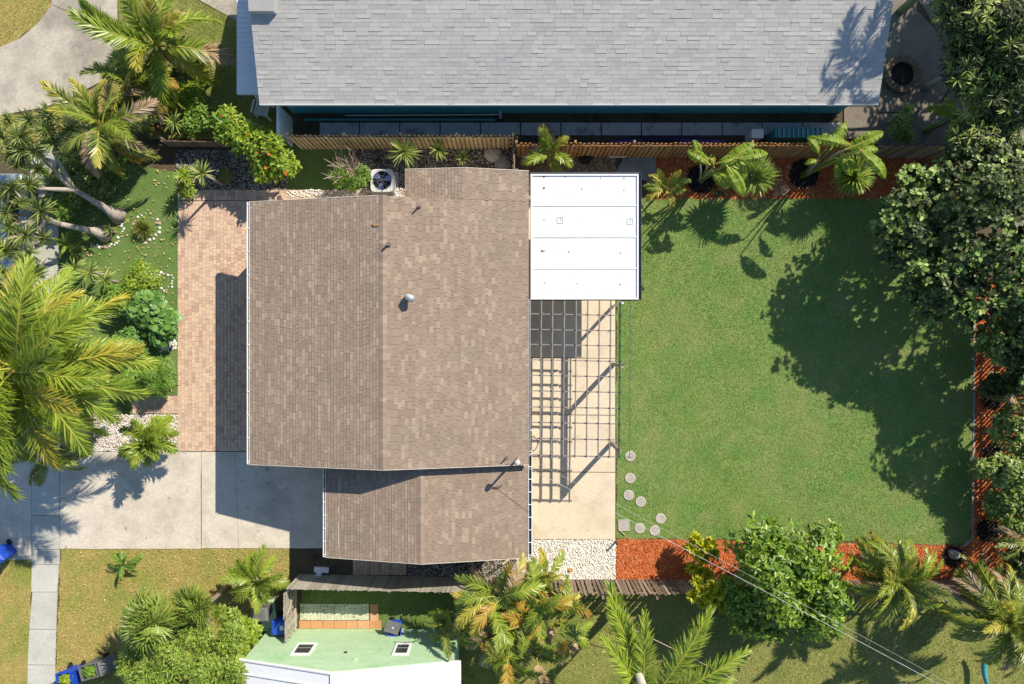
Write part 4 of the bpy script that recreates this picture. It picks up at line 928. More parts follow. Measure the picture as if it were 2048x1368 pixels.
MB().box((-9.58,9.1,1.79),(0.08,1.25,0.05)).build('rail', m_white, vg)

# ================================================================== OBJECTS
# --- air conditioner
c = w(764,361,0.85); ac = thing('air_conditioner', 'white air conditioner condenser with dark fan beside the brown roof', 'air conditioner', (c.x,c.y,0))
hs = 0.48; mb = MB()
def rsq(h, r_, n=4):
    out = []
    for cx, cy, a0 in ((1,1,0),(-1,1,90),(-1,-1,180),(1,-1,270)):
        for k in range(n+1): a = R(a0+90*k/n); out.append((cx*(h-r_)+r_*math.cos(a), cy*(h-r_)+r_*math.sin(a)))
    return out
loop = [((hs/((abs(math.cos(R(9*k)))**7+abs(math.sin(R(9*k)))**7)**(1/7)))*math.cos(R(9*k)), (hs/((abs(math.cos(R(9*k)))**7+abs(math.sin(R(9*k)))**7)**(1/7)))*math.sin(R(9*k))) for k in range(40)]; mb.prism([(c.x+p[0]*0.96, c.y+p[1]*0.96) for p in loop], 0.05, 0.80); mb.build('cabinet', m_acmetal, ac)
n = len(loop); tp = MB(); rr = 0.40
inner = [(rr*math.cos(math.atan2(p[1],p[0])), rr*math.sin(math.atan2(p[1],p[0]))) for p in loop]
vs = [(c.x+p[0],c.y+p[1],0.86) for p in loop]+[(c.x+p[0],c.y+p[1],0.87) for p in inner]+[(c.x+p[0],c.y+p[1],0.80) for p in loop]+[(c.x+p[0],c.y+p[1],0.81) for p in inner]
tp.add(vs, [(i,(i+1)%n,n+(i+1)%n,n+i) for i in range(n)]+[(2*n+i,2*n+(i+1)%n,(i+1)%n,i) for i in range(n)]+[(n+i,n+(i+1)%n,3*n+(i+1)%n,3*n+i) for i in range(n)]); tp.build('top_panel', m_acmetal, ac)
MB().lathe([(0.41,0),(0,0.0)], (c.x,c.y,0.803), 30).build('fan_well', m_blackplastic, ac)
for k in range(3):
    a0 = R(120*k+20); b = MB(); pv = []
    for r_ in (0.06,0.22,0.37):
        for t in (-0.42,0.0,0.42): a = a0+t*(1 if r_ > 0.1 else 0.8); pv.append((c.x+r_*math.cos(a), c.y+r_*math.sin(a), 0.835+0.03*t))
    b.add(pv, [(3*i+j,3*i+j+1,3*i+j+4,3*i+j+3) for i in range(2) for j in range(2)]); b.build('fan_blade', m_fanblade, ac)
MB().lathe([(0.07,0),(0.07,0.04),(0,0.05)], (c.x,c.y,0.83), 12).build('fan_hub', m_darkmetal, ac)
gr = MB()
for k in range(6): a = R(60*k+8); gr.bar((c.x,c.y,0.885),(c.x+0.40*math.cos(a),c.y+0.40*math.sin(a),0.878),0.009,0.008)
for rad in (0.20,0.395): gr.tube([(c.x+rad*math.cos(R(15*k)),c.y+rad*math.sin(R(15*k)),0.882) for k in range(25)], 0.004, 4)
gr.build('fan_grille', m_galv, ac)
for i in range(7): MB().box((c.x,c.y-0.463,0.14+0.09*i),(0.72,0.012,0.05)).build('louvre', m_galv, ac)
MB().box((c.x,c.y,0.025),(1.1,1.1,0.05)).build('pad', m_slabdark, ac)
MB().tube([(c.x+0.42,c.y-0.35,0.3),(c.x+0.58,c.y-0.5,0.3),(c.x+0.62,c.y-0.95,0.3)],0.03,8).build('refrigerant_pipe', m_white, ac)

# --- bins
def bin_(label, px, py, rz, lid, fill=None, tilt=(0,0), z=0.0, sc=1.0, body=None):
    b = g(px,py,z); root = thing('wheeled_bin', label, 'bin', b); body = body or m_blue
    m = MB(); prof = [(0.26,0.24,0.06),(0.29,0.36,1.0)]; vs = []
    for hx, hy, zz in ((0.22,0.25,0.05),(0.28,0.34,0.95),(0.31,0.37,0.955),(0.31,0.37,1.02),(0.27,0.33,1.02),(0.25,0.30,0.6),(0.21,0.24,0.10)):
        vs += [(-hx,-hy,zz),(hx,-hy,zz),(hx,hy,zz),(-hx,hy,zz)]
    m.add(vs, [(3,2,1,0)]+[(4*i+j,4*i+(j+1)%4,4*i+4+(j+1)%4,4*i+4+j) for i in range(6) for j in range(4)]+[(24,25,26,27)])
    o = link('body', m.mesh('body', body), root)
    if lid == 'on':
        l = MB(); vs = []
        for hx, hy, zz in ((0.32,0.38,1.025),(0.32,0.38,1.05),(0.25,0.30,1.10)): vs += [(-hx,-hy,zz),(hx,-hy,zz),(hx,hy,zz),(-hx,hy,zz)]
        l.add(vs, [(3,2,1,0)]+[(4*i+j,4*i+(j+1)%4,4*i+4+(j+1)%4,4*i+4+j) for i in range(2) for j in range(4)]+[(8,9,10,11)]); link('lid', l.mesh('lid', body), root)
    elif lid == 'grey':
        l = MB(); l.prism([(p[0]*0.72,p[1]*0.84) for p in rsq(0.47,0.1)], 0, 0.06); lo = link('lid', l.mesh('lid', m_greyplastic), root, (0.20,0.12,1.06), (R(8),R(-8),R(-12)))
        d = MB(); d.lathe([(0.05,0.0),(0.05,0.004),(0,0.004)], (0,-0.02,0.061), 12); link('emblem', d.mesh('emblem', m_paper), lo)
    elif lid == 'open':
        l = MB(); l.prism([(p[0]*0.66,p[1]*0.78) for p in rsq(0.47,0.08)], 0, 0.05); link('lid', l.mesh('lid', m_greyplastic), root, (0,0.62,0.72), (R(-62),0,0))
    for sx in (-1,1):
        wh = MB(); wh.tube([(sx*0.24,0.30,0.12),(sx*0.30,0.30,0.12)],0.12,14); link('wheel', wh.mesh('wheel', m_rubber), root)
    hd = MB(); hd.tube([(-0.22,0.40,0.95),(0.22,0.40,0.95)],0.018,6); link('handle', hd.mesh('handle', body), root)
    if fill:
        V, F = crown([((0,0,0.92),(0.22,0.27,0.16))], T_BROAD, 5, 0.14, 0.6, 70, px); link('garden_waste', npmesh('garden_waste', V, F, fill), root, kind='stuff')
    root.rotation_euler = (R(tilt[0]),R(tilt[1]),R(rz)); root.scale = (sc,)*3; return root
bn = bin_('blue wheeled bin with pale sticker between the gate and mint strip', 575, 1237, 90, 'on', sc=0.95)
mb = MB(); mb.box((0.02,-0.1,1.106),(0.2,0.16,0.006)); link('sticker', mb.mesh('sticker', m_paper), bn)
bin_('blue wheeled bin with loose grey lid against the mint green wall', 795, 1246, 80, 'grey', sc=0.8)
bin_('blue wheeled bin cut off by the left edge below the driveway', 22, 1100, 40, 'on')
bin_('open blue wheeled bin full of leaves beside the sidewalk', 160, 1340, 8, 'none', fill=l_lime, sc=1.05)
bin_('dark grey wheeled bin with open lid among shrubs at the bottom', 205, 1322, -75, 'open', fill=l_bush, body=m_greyplastic)
bin_('black lidded bin half hidden under the feathery palm', 535, 1213, 95, 'on', body=m_greyplastic, sc=0.9)
# --- plastic chair beside the grey house
b = g(532,225); ch = thing('garden_chair', 'white slatted plastic garden chair in the shade of the grey house', 'chair', (b.x,b.y,0))
m_ch = M('white_chair_plastic', [(0.62,0.68,0.66)], rough=0.5, grain=0)
for sx in (-1,1):
    for sy in (-1,1):
        m = MB().bar((sx*0.24,sy*0.24,0),(sx*0.21,sy*0.2,0.42),0.045,0.045); link('leg', m.mesh('leg', m_ch), ch)
    m = MB().bar((sx*0.26,-0.25,0.63),(sx*0.26,0.2,0.65),0.06,0.03); link('armrest', m.mesh('armrest', m_ch), ch)
    m = MB().bar((sx*0.26,-0.24,0.42),(sx*0.26,-0.24,0.62),0.04,0.04); link('arm_post', m.mesh('arm_post', m_ch), ch)
for i in range(7): m = MB().box((-0.21+0.07*i,0,0.43),(0.055,0.48,0.02)); link('seat_slat', m.mesh('seat_slat', m_ch), ch)
for i in range(7): m = MB().bar((-0.21+0.07*i,0.22,0.45),(-0.21+0.07*i,0.36,0.88),0.055,0.018,up=(0,1,0)); link('back_slat', m.mesh('back_slat', m_ch), ch)
m = MB().bar((-0.26,0.365,0.9),(0.26,0.365,0.9),0.04,0.05); link('back_rail', m.mesh('back_rail', m_ch), ch)
ch.rotation_euler = (0,0,R(-14)); ch.scale = (1.25,1.25,1.1)
# --- stepping stones
for i, (px, py, nt_) in enumerate(((1260,912,'at the pergola corner post'),(1260,956,'second from the pergola in the row of stones'),(1257,990,'third from the pergola in the row of stones'),(1281,1003,'right of the row, fourth from the pergola'),
                                   (1321,1037,'farthest from the patio in the lawn'),(1279,1056,'right beside the square slab'),(1309,1061,'at the lawn edge by red mulch, with worn centre'))):
    q = g(px,py); rt = thing('stepping_stone', 'round concrete stepping stone ' + nt_, 'stepping stone', (q.x,q.y,0), 'round stepping stones in the lawn corner')
    MB().lathe([(0.225,0),(0.225,0.03),(0.205,0.042),(0.175,0.042),(0.17,0.034)], (q.x,q.y,0.005), 22).build('rim', m_stoneborder, rt)
    MB().lathe([(0.172,0.0),(0.172,0.036),(0.0,0.037)], (q.x,q.y,0.005), 22).build('face', m_stone, rt)
q = g(1248,1050); rt = thing('stepping_slab', 'square weathered concrete slab in the lawn beside the patio corner', 'stepping slab', (q.x,q.y,0))
MB().box((q.x,q.y,0.02),(0.5,0.48,0.04),rz=0.05).build('face', m_stone, rt); 
for sx, sy, dx, dy in ((0,.235,.5,.02),(0,-.235,.5,.02),(.24,0,.02,.44),(-.24,0,.02,.44)): MB().box((q.x+sx,q.y+sy,0.03),(dx,dy,0.045),rz=0.05).build('rim', m_stoneborder, rt)
tag(MB().bar(w(1236,1057,0.06), w(1251,1071,0.06), 0.035, 0.02).build('wood_stake', m_woodpale), 'short pale wood stake lying beside the square slab', 'stake')
q = g(1231,1083); tag(MB().tube([(q.x,q.y,0),(q.x,q.y,0.45)],0.045,8).build('tap_post', m_darkmetal), 'small dark post where white gravel, red mulch and patio meet', 'post')
# --- green hose on the wall
q = g(1062,868); hz = thing('garden_hose', 'lime green hose reel with black hose hanging on the patio wall', 'hose reel', (0.3,q.y,0))
MB().tube([(0.62,q.y,0.9),(0.86,q.y,0.9)],0.16,14).build('reel', m_lightgreen, hz); MB().box((0.74,q.y+0.22,0.9),(0.26,0.12,0.4)).build('bracket', m_white, hz)
MB().tube([(0.8+0.28*math.sin(R(15*k)), q.y-0.28+0.34*math.cos(R(15*k)), 0.9+0.04*math.sin(R(30*k))) for k in range(25)],0.018,6).build('hose', m_blackplastic, hz)
# --- overhead lines
def wire(name, label, a, b, sag, r_, mat, cat='cable'):
    pts = []
    for i in range(25):
        t = i/24; p = Vector(a).lerp(Vector(b), t); p.z -= sag*4*t*(1-t); pts.append(p)
    return tag(MB().tube(pts, r_, 5).build(name, mat), label, cat)
e = w(2150,1516,6.2)
wire('power_line', 'thick twisted pale power cable from the roof mast to the lower right', MAST, e, 0.5, 0.009, m_wire)
wire('phone_line', 'thin pale phone wire beside the twisted power cable', MAST+Vector((0.5,0.1,-0.1)), w(2180,1522,5.9), 0.5, 0.005, m_wire)
q = g(1228,1218); pt = w(1296,1400,7.6); tag(MB().tube([(q.x,q.y,0),((q.x+pt.x)/2,(q.y+pt.y)/2,3.8),(pt.x,pt.y,7.6)],[0.19,0.16,0.13],12).build('utility_pole', m_pole, smooth=True), 'pale round utility pole standing behind the dark picket fence', 'pole')
wire('guy_cord', 'pinkish cord stretched over the south lawn from the pole', w(1240,1246,1.6), w(1475,1362,0.6), 0.05, 0.014, m_rope, 'cord')
# --- things on the ground
tag(MB().tube([w(1018,1118,0.9), w(965,1163,1.5)],0.035,6).build('loose_pole', m_woodpale), 'pale wooden pole leaning over the fence by the annexe corner', 'pole')
q = g(645,1141); dp = thing('downspout', 'white elbow downspout on the brown soil by the grey fence', 'drain pipe', (q.x,q.y,0))
MB().box((q.x-0.02,q.y+0.06,0.07),(0.62,0.22,0.12),rz=-0.06).build('outlet', m_white, dp); MB().tube([(q.x-0.12,q.y-0.02,0.08),(q.x-0.12,q.y-0.22,0.10)],0.13,12).build('elbow', m_white, dp)
def board(name, label, a, b, wd, mat, cat, z=0.1, stripes=None):
    a, b = Vector(a), Vector(b); d = (b-a); L = d.length; d.normalize(); s = Vector((-d.y,d.x,0)); n = 14; mb = MB(); vs = []
    for i in range(n+1):
        t = i/n; hw = wd/2*max(0.02, math.sin(math.pi*(0.02+0.96*t)))**0.55; p = a+d*L*t; rk = 0.12*(2*t-1)**2
        vs += [p+s*hw+Vector((0,0,z+rk)), p+Vector((0,0,z+0.10+rk)), p-s*hw+Vector((0,0,z+rk)), p+Vector((0,0,z-0.06+rk))]
    mb.add(vs, [(4*i+j,4*i+(j+1)%4,4*i+4+(j+1)%4,4*i+4+j) for i in range(n) for j in range(4)]+[(3,2,1,0),(4*n,4*n+1,4*n+2,4*n+3)])
    rt = thing(name, label, cat, a); mb.build('hull', mat, rt, smooth=True)
    if stripes: MB().bar(a+d*L*0.3+Vector((0,0,z+0.11)), a+d*L*0.62+Vector((0,0,z+0.11)), wd*0.45, 0.03).build('cockpit', stripes, rt)
    return rt
board('kayak', 'long purple kayak lying behind the tan fence', g(1215,287), g(1445,287), 0.55, m_purple, 'kayak', stripes=m_blackplastic)
board('kayak', 'teal kayak leaning on the weathered grey fence by palms', g(930,1192), g(1010,1203), 0.5, m_teal, 'kayak', z=0.5, stripes=m_darkmetal)
b = g(1500,280); bx = thing('utility_box', 'small white box behind the tan fence', 'box', (b.x,b.y,0)); MB().box((b.x,b.y,0.45),(0.45,0.34,0.9)).build('case', m_white, bx); MB().box((b.x,b.y-0.0,0.92),(0.5,0.38,0.04)).build('lid', m_white, bx)
b = g(1578,280); cp = thing('corrugated_panel', 'stack of teal corrugated sheets behind the tan fence', 'roofing sheet', (b.x,b.y,0))
m_tp = M('pale_teal_panel', [(0.20,0.42,0.44),(0.26,0.48,0.5)], 2, rough=0.5, grain=0.05)
for i in range(20): MB().box((b.x-0.95+0.1*i,b.y,0.55+0.05*(i%2)),(0.055 if i%2 else 0.09,0.42,1.0)).build('rib', m_tp if i%2 else m_teal, cp)
br = thing('pool_brush', 'long pole with brush head leaning along the teal wall', 'pole', w(700,232,0.6)); MB().tube([w(690,231,0.9), w(1000,229,0.9)],0.02,6).build('handle', m_galv, br); MB().box(w(1001,229,0.9),(0.08,0.32,0.1)).build('head', m_galv, br)
wp = thing('wall_pipe', 'blue pipe lying along the foot of the teal wall', 'pipe', g(640,240)); MB().tube([g(610,241,0.12), g(990,241,0.12)],0.05,8).build('length', m_teal, wp)
V = []; tp = MB(); rs_ = random.Random(3); nx, ny = 9, 6; P0 = poly([(1226,350),(1312,368),(1312,312),(1245,318)])
for j in range(ny+1):
    for i in range(nx+1):
        u, v = i/nx, j/ny; x = (P0[0][0]*(1-u)+P0[1][0]*u)*(1-v)+(P0[3][0]*(1-u)+P0[2][0]*u)*v; y = (P0[0][1]*(1-u)+P0[1][1]*u)*(1-v)+(P0[3][1]*(1-u)+P0[2][1]*u)*v
        V.append((x+rs_.uniform(-.03,.03),y+rs_.uniform(-.04,.04),0.04+rs_.uniform(0,0.07)))
tp.add(V, [(j*(nx+1)+i,j*(nx+1)+i+1,(j+1)*(nx+1)+i+1,(j+1)*(nx+1)+i) for j in range(ny) for i in range(nx)]); tag(tp.build('weed_cloth', m_tarp, smooth=True), 'crumpled grey weed cloth beside the white patio roof', 'cloth')
tag(MB().box(w(1236,312,0.15),(0.8,0.12,0.1)).build('white_edging', m_white), 'short white edging block behind the grey weed cloth', 'block')
def lump(name, label, px, py, r_, h, mat, cat, seed):
    q = g(px,py); rs = np.random.RandomState(seed); mb = MB(); n = 12; prof = [(0.92,0.0),(1.0,0.25),(0.85,0.62),(0.5,0.92),(0.05,1.0)]; vs = []
    an = rs.uniform(0.75,1.2,n)
    for k_, (a, z) in enumerate(prof):
        for i in range(n): t = 2*math.pi*i/n; rr_ = r_*a*(an[i]*0.7+0.3)*rs.uniform(0.93,1.07); vs.append((q.x+rr_*math.cos(t), q.y+rr_*math.sin(t)*0.85, h*z*rs.uniform(0.9,1.05)))
    mb.add(vs, [(i*n+k,i*n+(k+1)%n,(i+1)*n+(k+1)%n,(i+1)*n+k) for i in range(4) for k in range(n)]+[tuple(range(4*n,5*n))]); return tag(mb.build(name, mat), label, cat)
lump('rock', 'flat pale boulder by the corner of the pale fence', 985, 309, 0.42, 0.25, m_stoneborder, 'rock', 1)
lump('rock', 'brownish rock in the gravel right of the yuccas', 1005, 325, 0.38, 0.2, m_rock, 'rock', 2)
lump('rock', 'grey rock in the black mulch ring at the lawn corner', 1905, 1108, 0.28, 0.35, m_rock, 'rock', 3)
lump('rubbish_bag', 'black rubbish bag on dry soil behind the patio roof', 1170, 318, 0.30, 0.35, m_blackplastic, 'bag', 4)
for i,(px,py,r_,t_) in enumerate(((1402,358,0.62,'around the first paddle-leaf plant'),(1607,348,0.64,'around the second paddle-leaf plant'),(1837,350,0.46,'at the right end of the north bed'),(1905,1112,0.40,'under the grey rock'),(1985,905,0.42,'among the shrubs on the right'),(1975,1060,0.5,'near the lower right lawn corner'),(1982,800,0.4,'under the small palm on the right'))):
    q = g(px,py); rt = thing('mulch_ring', 'round black mulch ring ' + t_, 'mulch ring', (q.x,q.y,0), 'black mulch rings')
    n = 30; rs = random.Random(i); MB().lathe([(r_,0.0),(r_*0.97,0.05),(r_*0.5,0.075),(0.0,0.06)], (q.x,q.y,0.012), 22).build('mound', m_blackmulch, rt)
    P_ = [(q.x+r_*1.02*math.cos(2*math.pi*k/20),q.y+r_*1.02*math.sin(2*math.pi*k/20)) for k in range(20)]
    cps = sample(P_, 260, 60+i, 0.05); a = np.random.RandomState(i).uniform(0,6.28,len(cps)); rr_ = np.random.RandomState(i+50)
    V_, F_ = scatter((np.array([(0,.5,0),(0,-.5,0),(1,.35,0),(1,-.35,0)],float), np.array([(0,1,3),(0,3,2)])), np.stack([cps[:,0]-q.x,cps[:,1]-q.y,0.05+rr_.uniform(0,.05,len(cps))],1), np.stack([np.cos(a),np.sin(a),rr_.normal(0,.3,len(cps))],1), np.stack([rr_.normal(0,.3,len(cps)),0*a,1+0*a],1), 0.14, 0.04)
    link('mulch_chips', npmesh('mulch_chips', V_, F_, m_blackmulch), rt, kind='stuff')
# round stone planter on the neighbour's terrace
m_terraold = M('old_brick', [(0.12,0.085,0.06),(0.19,0.13,0.09)], 3, bump=0.4, grain=0.3)
q = w(1806,147,0.25); fp = thing('round_planter', 'round brick planter ring with dark soil beside the grey roof', 'planter', (q.x,q.y,0))
for k in range(22):
    a0, a1 = 2*math.pi*(k+0.04)/22, 2*math.pi*(k+0.96)/22
    MB().prism([(q.x+r_*math.cos(a), q.y+r_*math.sin(a)) for r_, a in ((0.52,a0),(0.80,a0),(0.80,a1),(0.52,a1))], 0, 0.24+0.01*(k%3)).build('brick', m_terraold, fp)
MB().lathe([(0.53,0.0),(0.53,0.10),(0,0.14)], (q.x,q.y,0.02), 20).build('soil', m_blackmulch, fp)
# fallen leaves on the white gravel
m_fl = LM('dry_leaf', [(0.42,0.17,0.05),(0.5,0.25,0.09)], trans=0.1, rough=0.7)
for i,(px,py,a) in enumerate(((1054,1128,20),(1065,1114,120),(1111,1121,70),(1090,1146,10),(1146,1140,160))):
    V_, F_ = scatter(T_BROAD, np.zeros((1,3)), np.array([[math.cos(R(a)),math.sin(R(a)),0.1]]), np.array([[0.2,0.1,1.0]]), 0.24, 0.15)
    tag(link('fallen_leaf', npmesh('fallen_leaf', V_, F_, m_fl), loc=g(px,py,0.09)), 'curled brown fallen leaf on the white gravel', 'leaf', 'fallen leaves on the white gravel')
tag(MB().tube([w(743,449,3.98), w(750,450,4.06), w(757,451,4.05)],0.02,5).build('twig', M('orange_twig',[(0.5,0.22,0.03)],grain=0)), 'small orange twig on the brown roof near its ridge', 'twig')

# --- parked car under the trees at the left edge
cb = g(34,462); car = thing('parked_car', 'silver blue car parked under the branching trees at left edge', 'car', (cb.x,cb.y,0))
def loft(secs):
    mb = MB(); k = len(secs[0][1]); vs = []
    for y, pr_ in secs: vs += [(x, y, z) for x, z in pr_]
    mb.add(vs, [(i*k+j,i*k+(j+1)%k,(i+1)*k+(j+1)%k,(i+1)*k+j) for i in range(len(secs)-1) for j in range(k)]+[tuple(range(k))[::-1], tuple(range((len(secs)-1)*k,len(secs)*k))]); return mb
def bsec(hw, z0, z1, sh_=0.08): return [(-hw,z0),(hw,z0),(hw+0.02,(z0+z1)/2),(hw-0.02,z1-sh_),(hw-0.14,z1),(-hw+0.14,z1),(-hw+0.02,z1-sh_),(-hw-0.02,(z0+z1)/2)]
bd = loft([(-2.35,bsec(0.70,0.35,0.62)),(-2.25,bsec(0.84,0.25,0.74)),(-1.2,bsec(0.9,0.2,0.93)),(0.2,bsec(0.91,0.2,0.97)),(1.6,bsec(0.9,0.2,0.98)),(2.2,bsec(0.84,0.25,0.92)),(2.3,bsec(0.74,0.35,0.8))]); link('body', bd.mesh('body', m_carpaint, smooth=False), car)
gs_ = loft([(-1.25,[(-0.74,0.92),(0.74,0.92),(0.72,0.94),(-0.72,0.94)]),(-0.5,[(-0.78,0.94),(0.78,0.94),(0.62,1.40),(-0.62,1.40)]),(1.0,[(-0.78,0.95),(0.78,0.95),(0.62,1.42),(-0.62,1.42)]),(1.85,[(-0.74,0.95),(0.74,0.95),(0.66,1.0),(-0.66,1.0)])]); link('glasshouse', gs_.mesh('glasshouse', m_glass), car)
rfm = MB(); rfm.prism([(p[0],p[1]+0.25) for p in [(-0.63,-0.8),(0.63,-0.8),(0.63,0.78),(-0.63,0.78)]],1.40,1.46); link('roof_panel', rfm.mesh('roof_panel', m_carpaint), car)
for sx in (-1,1):
    for y in (-1.45,1.4): m = MB().tube([(sx*0.74,y,0.33),(sx*0.93,y,0.33)],0.33,18); tw = link('wheel', m.mesh('wheel', m_rubber), car); m2 = MB().tube([(sx*0.90,y,0.33),(sx*0.945,y,0.33)],0.2,12); link('rim', m2.mesh('rim', m_galv), tw)
    m = MB().box((sx*0.6,-2.28,0.62),(0.3,0.1,0.14)); link('headlight', m.mesh('headlight', m_white), car); m = MB().box((sx*1.0,-0.75,1.0),(0.16,0.1,0.12)); link('mirror', m.mesh('mirror', m_carpaint), car)
    for y in (0.25,): m = MB().bar((sx*0.79,y,0.95),(sx*0.635,y,1.41),0.05,0.04); link('pillar', m.mesh('pillar', m_blackplastic), car)

# ================================================================== GRAVEL, MULCH, GRASS
pebbles('white_gravel', 'white pebble gravel between the patio and the fence', poly(GRV_S), 620, 0.018, 0.045, m_pebw, 71)
pebbles('mixed_gravel', 'white and tan pebble bed beside the driveway and small palm', poly(GRV_W), 380, 0.02, 0.05, m_pebm, 72)
pebbles('grey_gravel', 'grey gravel under the orange-flowered shrub', poly(GRV_NW), 330, 0.02, 0.05, m_pebg, 73)
pebbles('bed_gravel', 'grey gravel around the yuccas and air conditioner', poly(GRV_NB), 330, 0.02, 0.05, m_pebg, 74)
pebbles('shaded_gravel', 'dark grey gravel strip between the annexe and grey fence', poly(GRV_AX), 330, 0.025, 0.055, m_pebg, 75)
pebbles('edge_pebbles', 'white pebble strip along the north edge of the brown roof', poly([(575,381),(812,374),(812,396),(575,394)]), 300, 0.02, 0.05, m_pebw, 76, z=0.05)
pebbles('stone_cluster', 'white stones by the turf edge under the round-leaf shrub', poly([(318,672),(352,665),(354,698),(322,705)]), 260, 0.03, 0.06, m_pebw, 77)
def ring(name, label, px, py, r0, r1, n, mat, seed, a0=0, a1=360):
    q = g(px,py); r_ = random.Random(seed); rt = thing(name, label, 'stone ring', (q.x,q.y,0))
    for i in range(n):
        a = R(a0+(a1-a0)*i/n); rad = r_.uniform(r0,r1); s_ = r_.uniform(0.03,0.075); c_ = (q.x+rad*math.cos(a), q.y+rad*math.sin(a), 0)
        MB().lathe([(s_,0.0),(s_*1.05,s_*0.4),(s_*0.7,s_*0.8),(0,s_*0.9)], c_, 7).build('stone', mat, rt)
    return rt
ring('stone_ring', 'ring of pale stones around the round grass clump', 292,456, 0.5, 0.66, 20, m_pebm, 5)
ring('stone_ring', 'arc of pale stones around the branching trunk bases', 205,455, 0.8, 0.95, 22, m_pebm, 6, -120, 40)
ring('stone_ring', 'ring of stones beside the yellow-green bush on turf', 328,562, 0.3, 0.5, 20, m_pebm, 7)
for nm, lb, pt, sd_ in (('mulch_chips','red wood chips of the north bed',MUL_N,81),('mulch_chips','bright red wood chips beside the white gravel',MUL_S,82),('mulch_chips','red wood chips along the right edge of the lawn',MUL_E,83)):
    chips(nm, lb, poly(pt), 420, 0.11, 0.03, m_mulchchip, sd_)
chips('leaf_litter', 'tan leaf litter scattered on the garden turf', poly(TURF), 12, 0.09, 0.05, l_litter, 84, z=0.05, cat='leaf litter')
chips('leaf_litter', 'dry leaf litter along the front lawn by the driveway', poly(SOUTHDRY), 14, 0.08, 0.04, l_litter, 85, z=0.05, cat='leaf litter')
chips('leaf_litter', 'brown and green leaf litter on the mulch along the right edge', poly(MUL_E), 12, 0.12, 0.05, l_litter, 87, z=0.05, cat='leaf litter')
chips('leaf_litter', 'dead leaves on the red mulch under the paddle-leaf plants', poly(MUL_N), 10, 0.12, 0.05, l_litter, 88, z=0.05, cat='leaf litter')
chips('leaf_litter', 'dead palm leaf scraps on the south lawn', poly(SLAWN), 3, 0.09, 0.03, l_litter, 89, z=0.05, cat='leaf litter')
chips('soil_litter', 'bark and dead leaves on the dry soil by the patio roof', poly(DIRT_N), 90, 0.1, 0.04, l_litter, 86, z=0.02, cat='leaf litter')
grass('back_lawn_grass', 'mown green grass of the back lawn', poly(LAWN), 1100, 0.045, 0.02, l_lawn, 91, lean=1.2, edge=0.13)
grass('turf_grass', 'short green turf of the front garden', poly(TURF), 500, 0.025, 0.016, l_turf, 92)
grass('dry_grass', 'dry tan and green grass south of the driveway', poly(SOUTHDRY), 800, 0.05, 0.022, l_dry, 93, lean=1.4, edge=0.12)
grass('dry_grass', 'dry grass between the sidewalk and the street', poly(VERGE), 800, 0.05, 0.022, l_dry, 94, lean=1.4, edge=0.12)
grass('dry_grass', 'dry grass in the top left corner', poly(NWVERGE), 700, 0.05, 0.022, l_dry, 95, lean=1.4, edge=0.12)
grass('dry_grass', 'dry grass strip below the curved driveway', poly(NWSTRIP), 700, 0.05, 0.022, l_dry, 96, lean=1.4, edge=0.12)
grass('lawn_grass', 'green grass beside the grey-roofed house', poly(NWLAWN), 700, 0.05, 0.022, l_nwlawn, 97, lean=1.2)
grass('lawn_grass', 'green grass of the lawn along the bottom edge', poly(SLAWN), 600, 0.05, 0.022, l_nwlawn, 98, lean=1.2)
grass('yard_grass', 'shaded green grass between the grey fence and mint house', poly(SYARD), 600, 0.05, 0.022, l_nwlawn, 99)

# ================================================================== PLANTS
# --- left side
palm('coconut_palm', 'large bright coconut palm reaching over the driveway from the left edge', 42, 735, 6.0, 4.35, 46, [l_coco, l_yellow], 1, n=125, ll=0.98, lw=0.05, elevs=(62,40,22,8,-6), droop=66, trunk_r=0.19, mixw=[1,0.02], tips=[l_yellow,l_coco], curl=34, vee=0.05, jitter=0.16, base=g(150,752))
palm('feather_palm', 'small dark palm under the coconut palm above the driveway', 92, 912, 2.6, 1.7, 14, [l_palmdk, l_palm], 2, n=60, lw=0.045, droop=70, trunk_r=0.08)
palm('foxtail_palm', 'small dense palm standing in the pebble bed by the driveway', 292, 880, 1.65, 1.25, 14, [l_palm, l_coco], 3, n=70, ll=0.45, lw=0.055, elevs=(60,35,10), droop=80, trunk_r=0.07, jitter=0.3, az=[70,20,-20,-60,-100,110,150,200,245,45,-80])
palm('feather_palm', 'bright green palm leaning over the curved driveway near the top', 312, 92, 2.5, 2.8, 24, [l_coco, l_palm, l_yellow], 4, n=105, ll=0.72, lw=0.05, elevs=(60,30,5,-20), droop=80, mixw=[1,0.5,0.03], tips=[l_yellow,l_coco,l_brown], curl=55)
palm('feather_palm', 'middle palm with browning fronds below the bright green palm', 268, 172, 2.2, 2.0, 20, [l_palm, l_yellow, l_brown], 5, n=80, ll=0.55, lw=0.042, elevs=(55,20,-10,-30), droop=80, mixw=[1,0.08,0.12], tips=[l_yellow,l_orange,l_brown], curl=45)
palm('feather_palm', 'ragged brown-tipped palm lowest of the three by the curved driveway', 205, 252, 2.7, 2.3, 30, [l_palmdk, l_palm, l_brown, l_orange], 6, n=85, ll=0.55, lw=0.042, elevs=(58,25,-5,-30), droop=80, mixw=[1,0.6,0.16,0.05], tips=[l_yellow,l_brown,l_orange], curl=45)
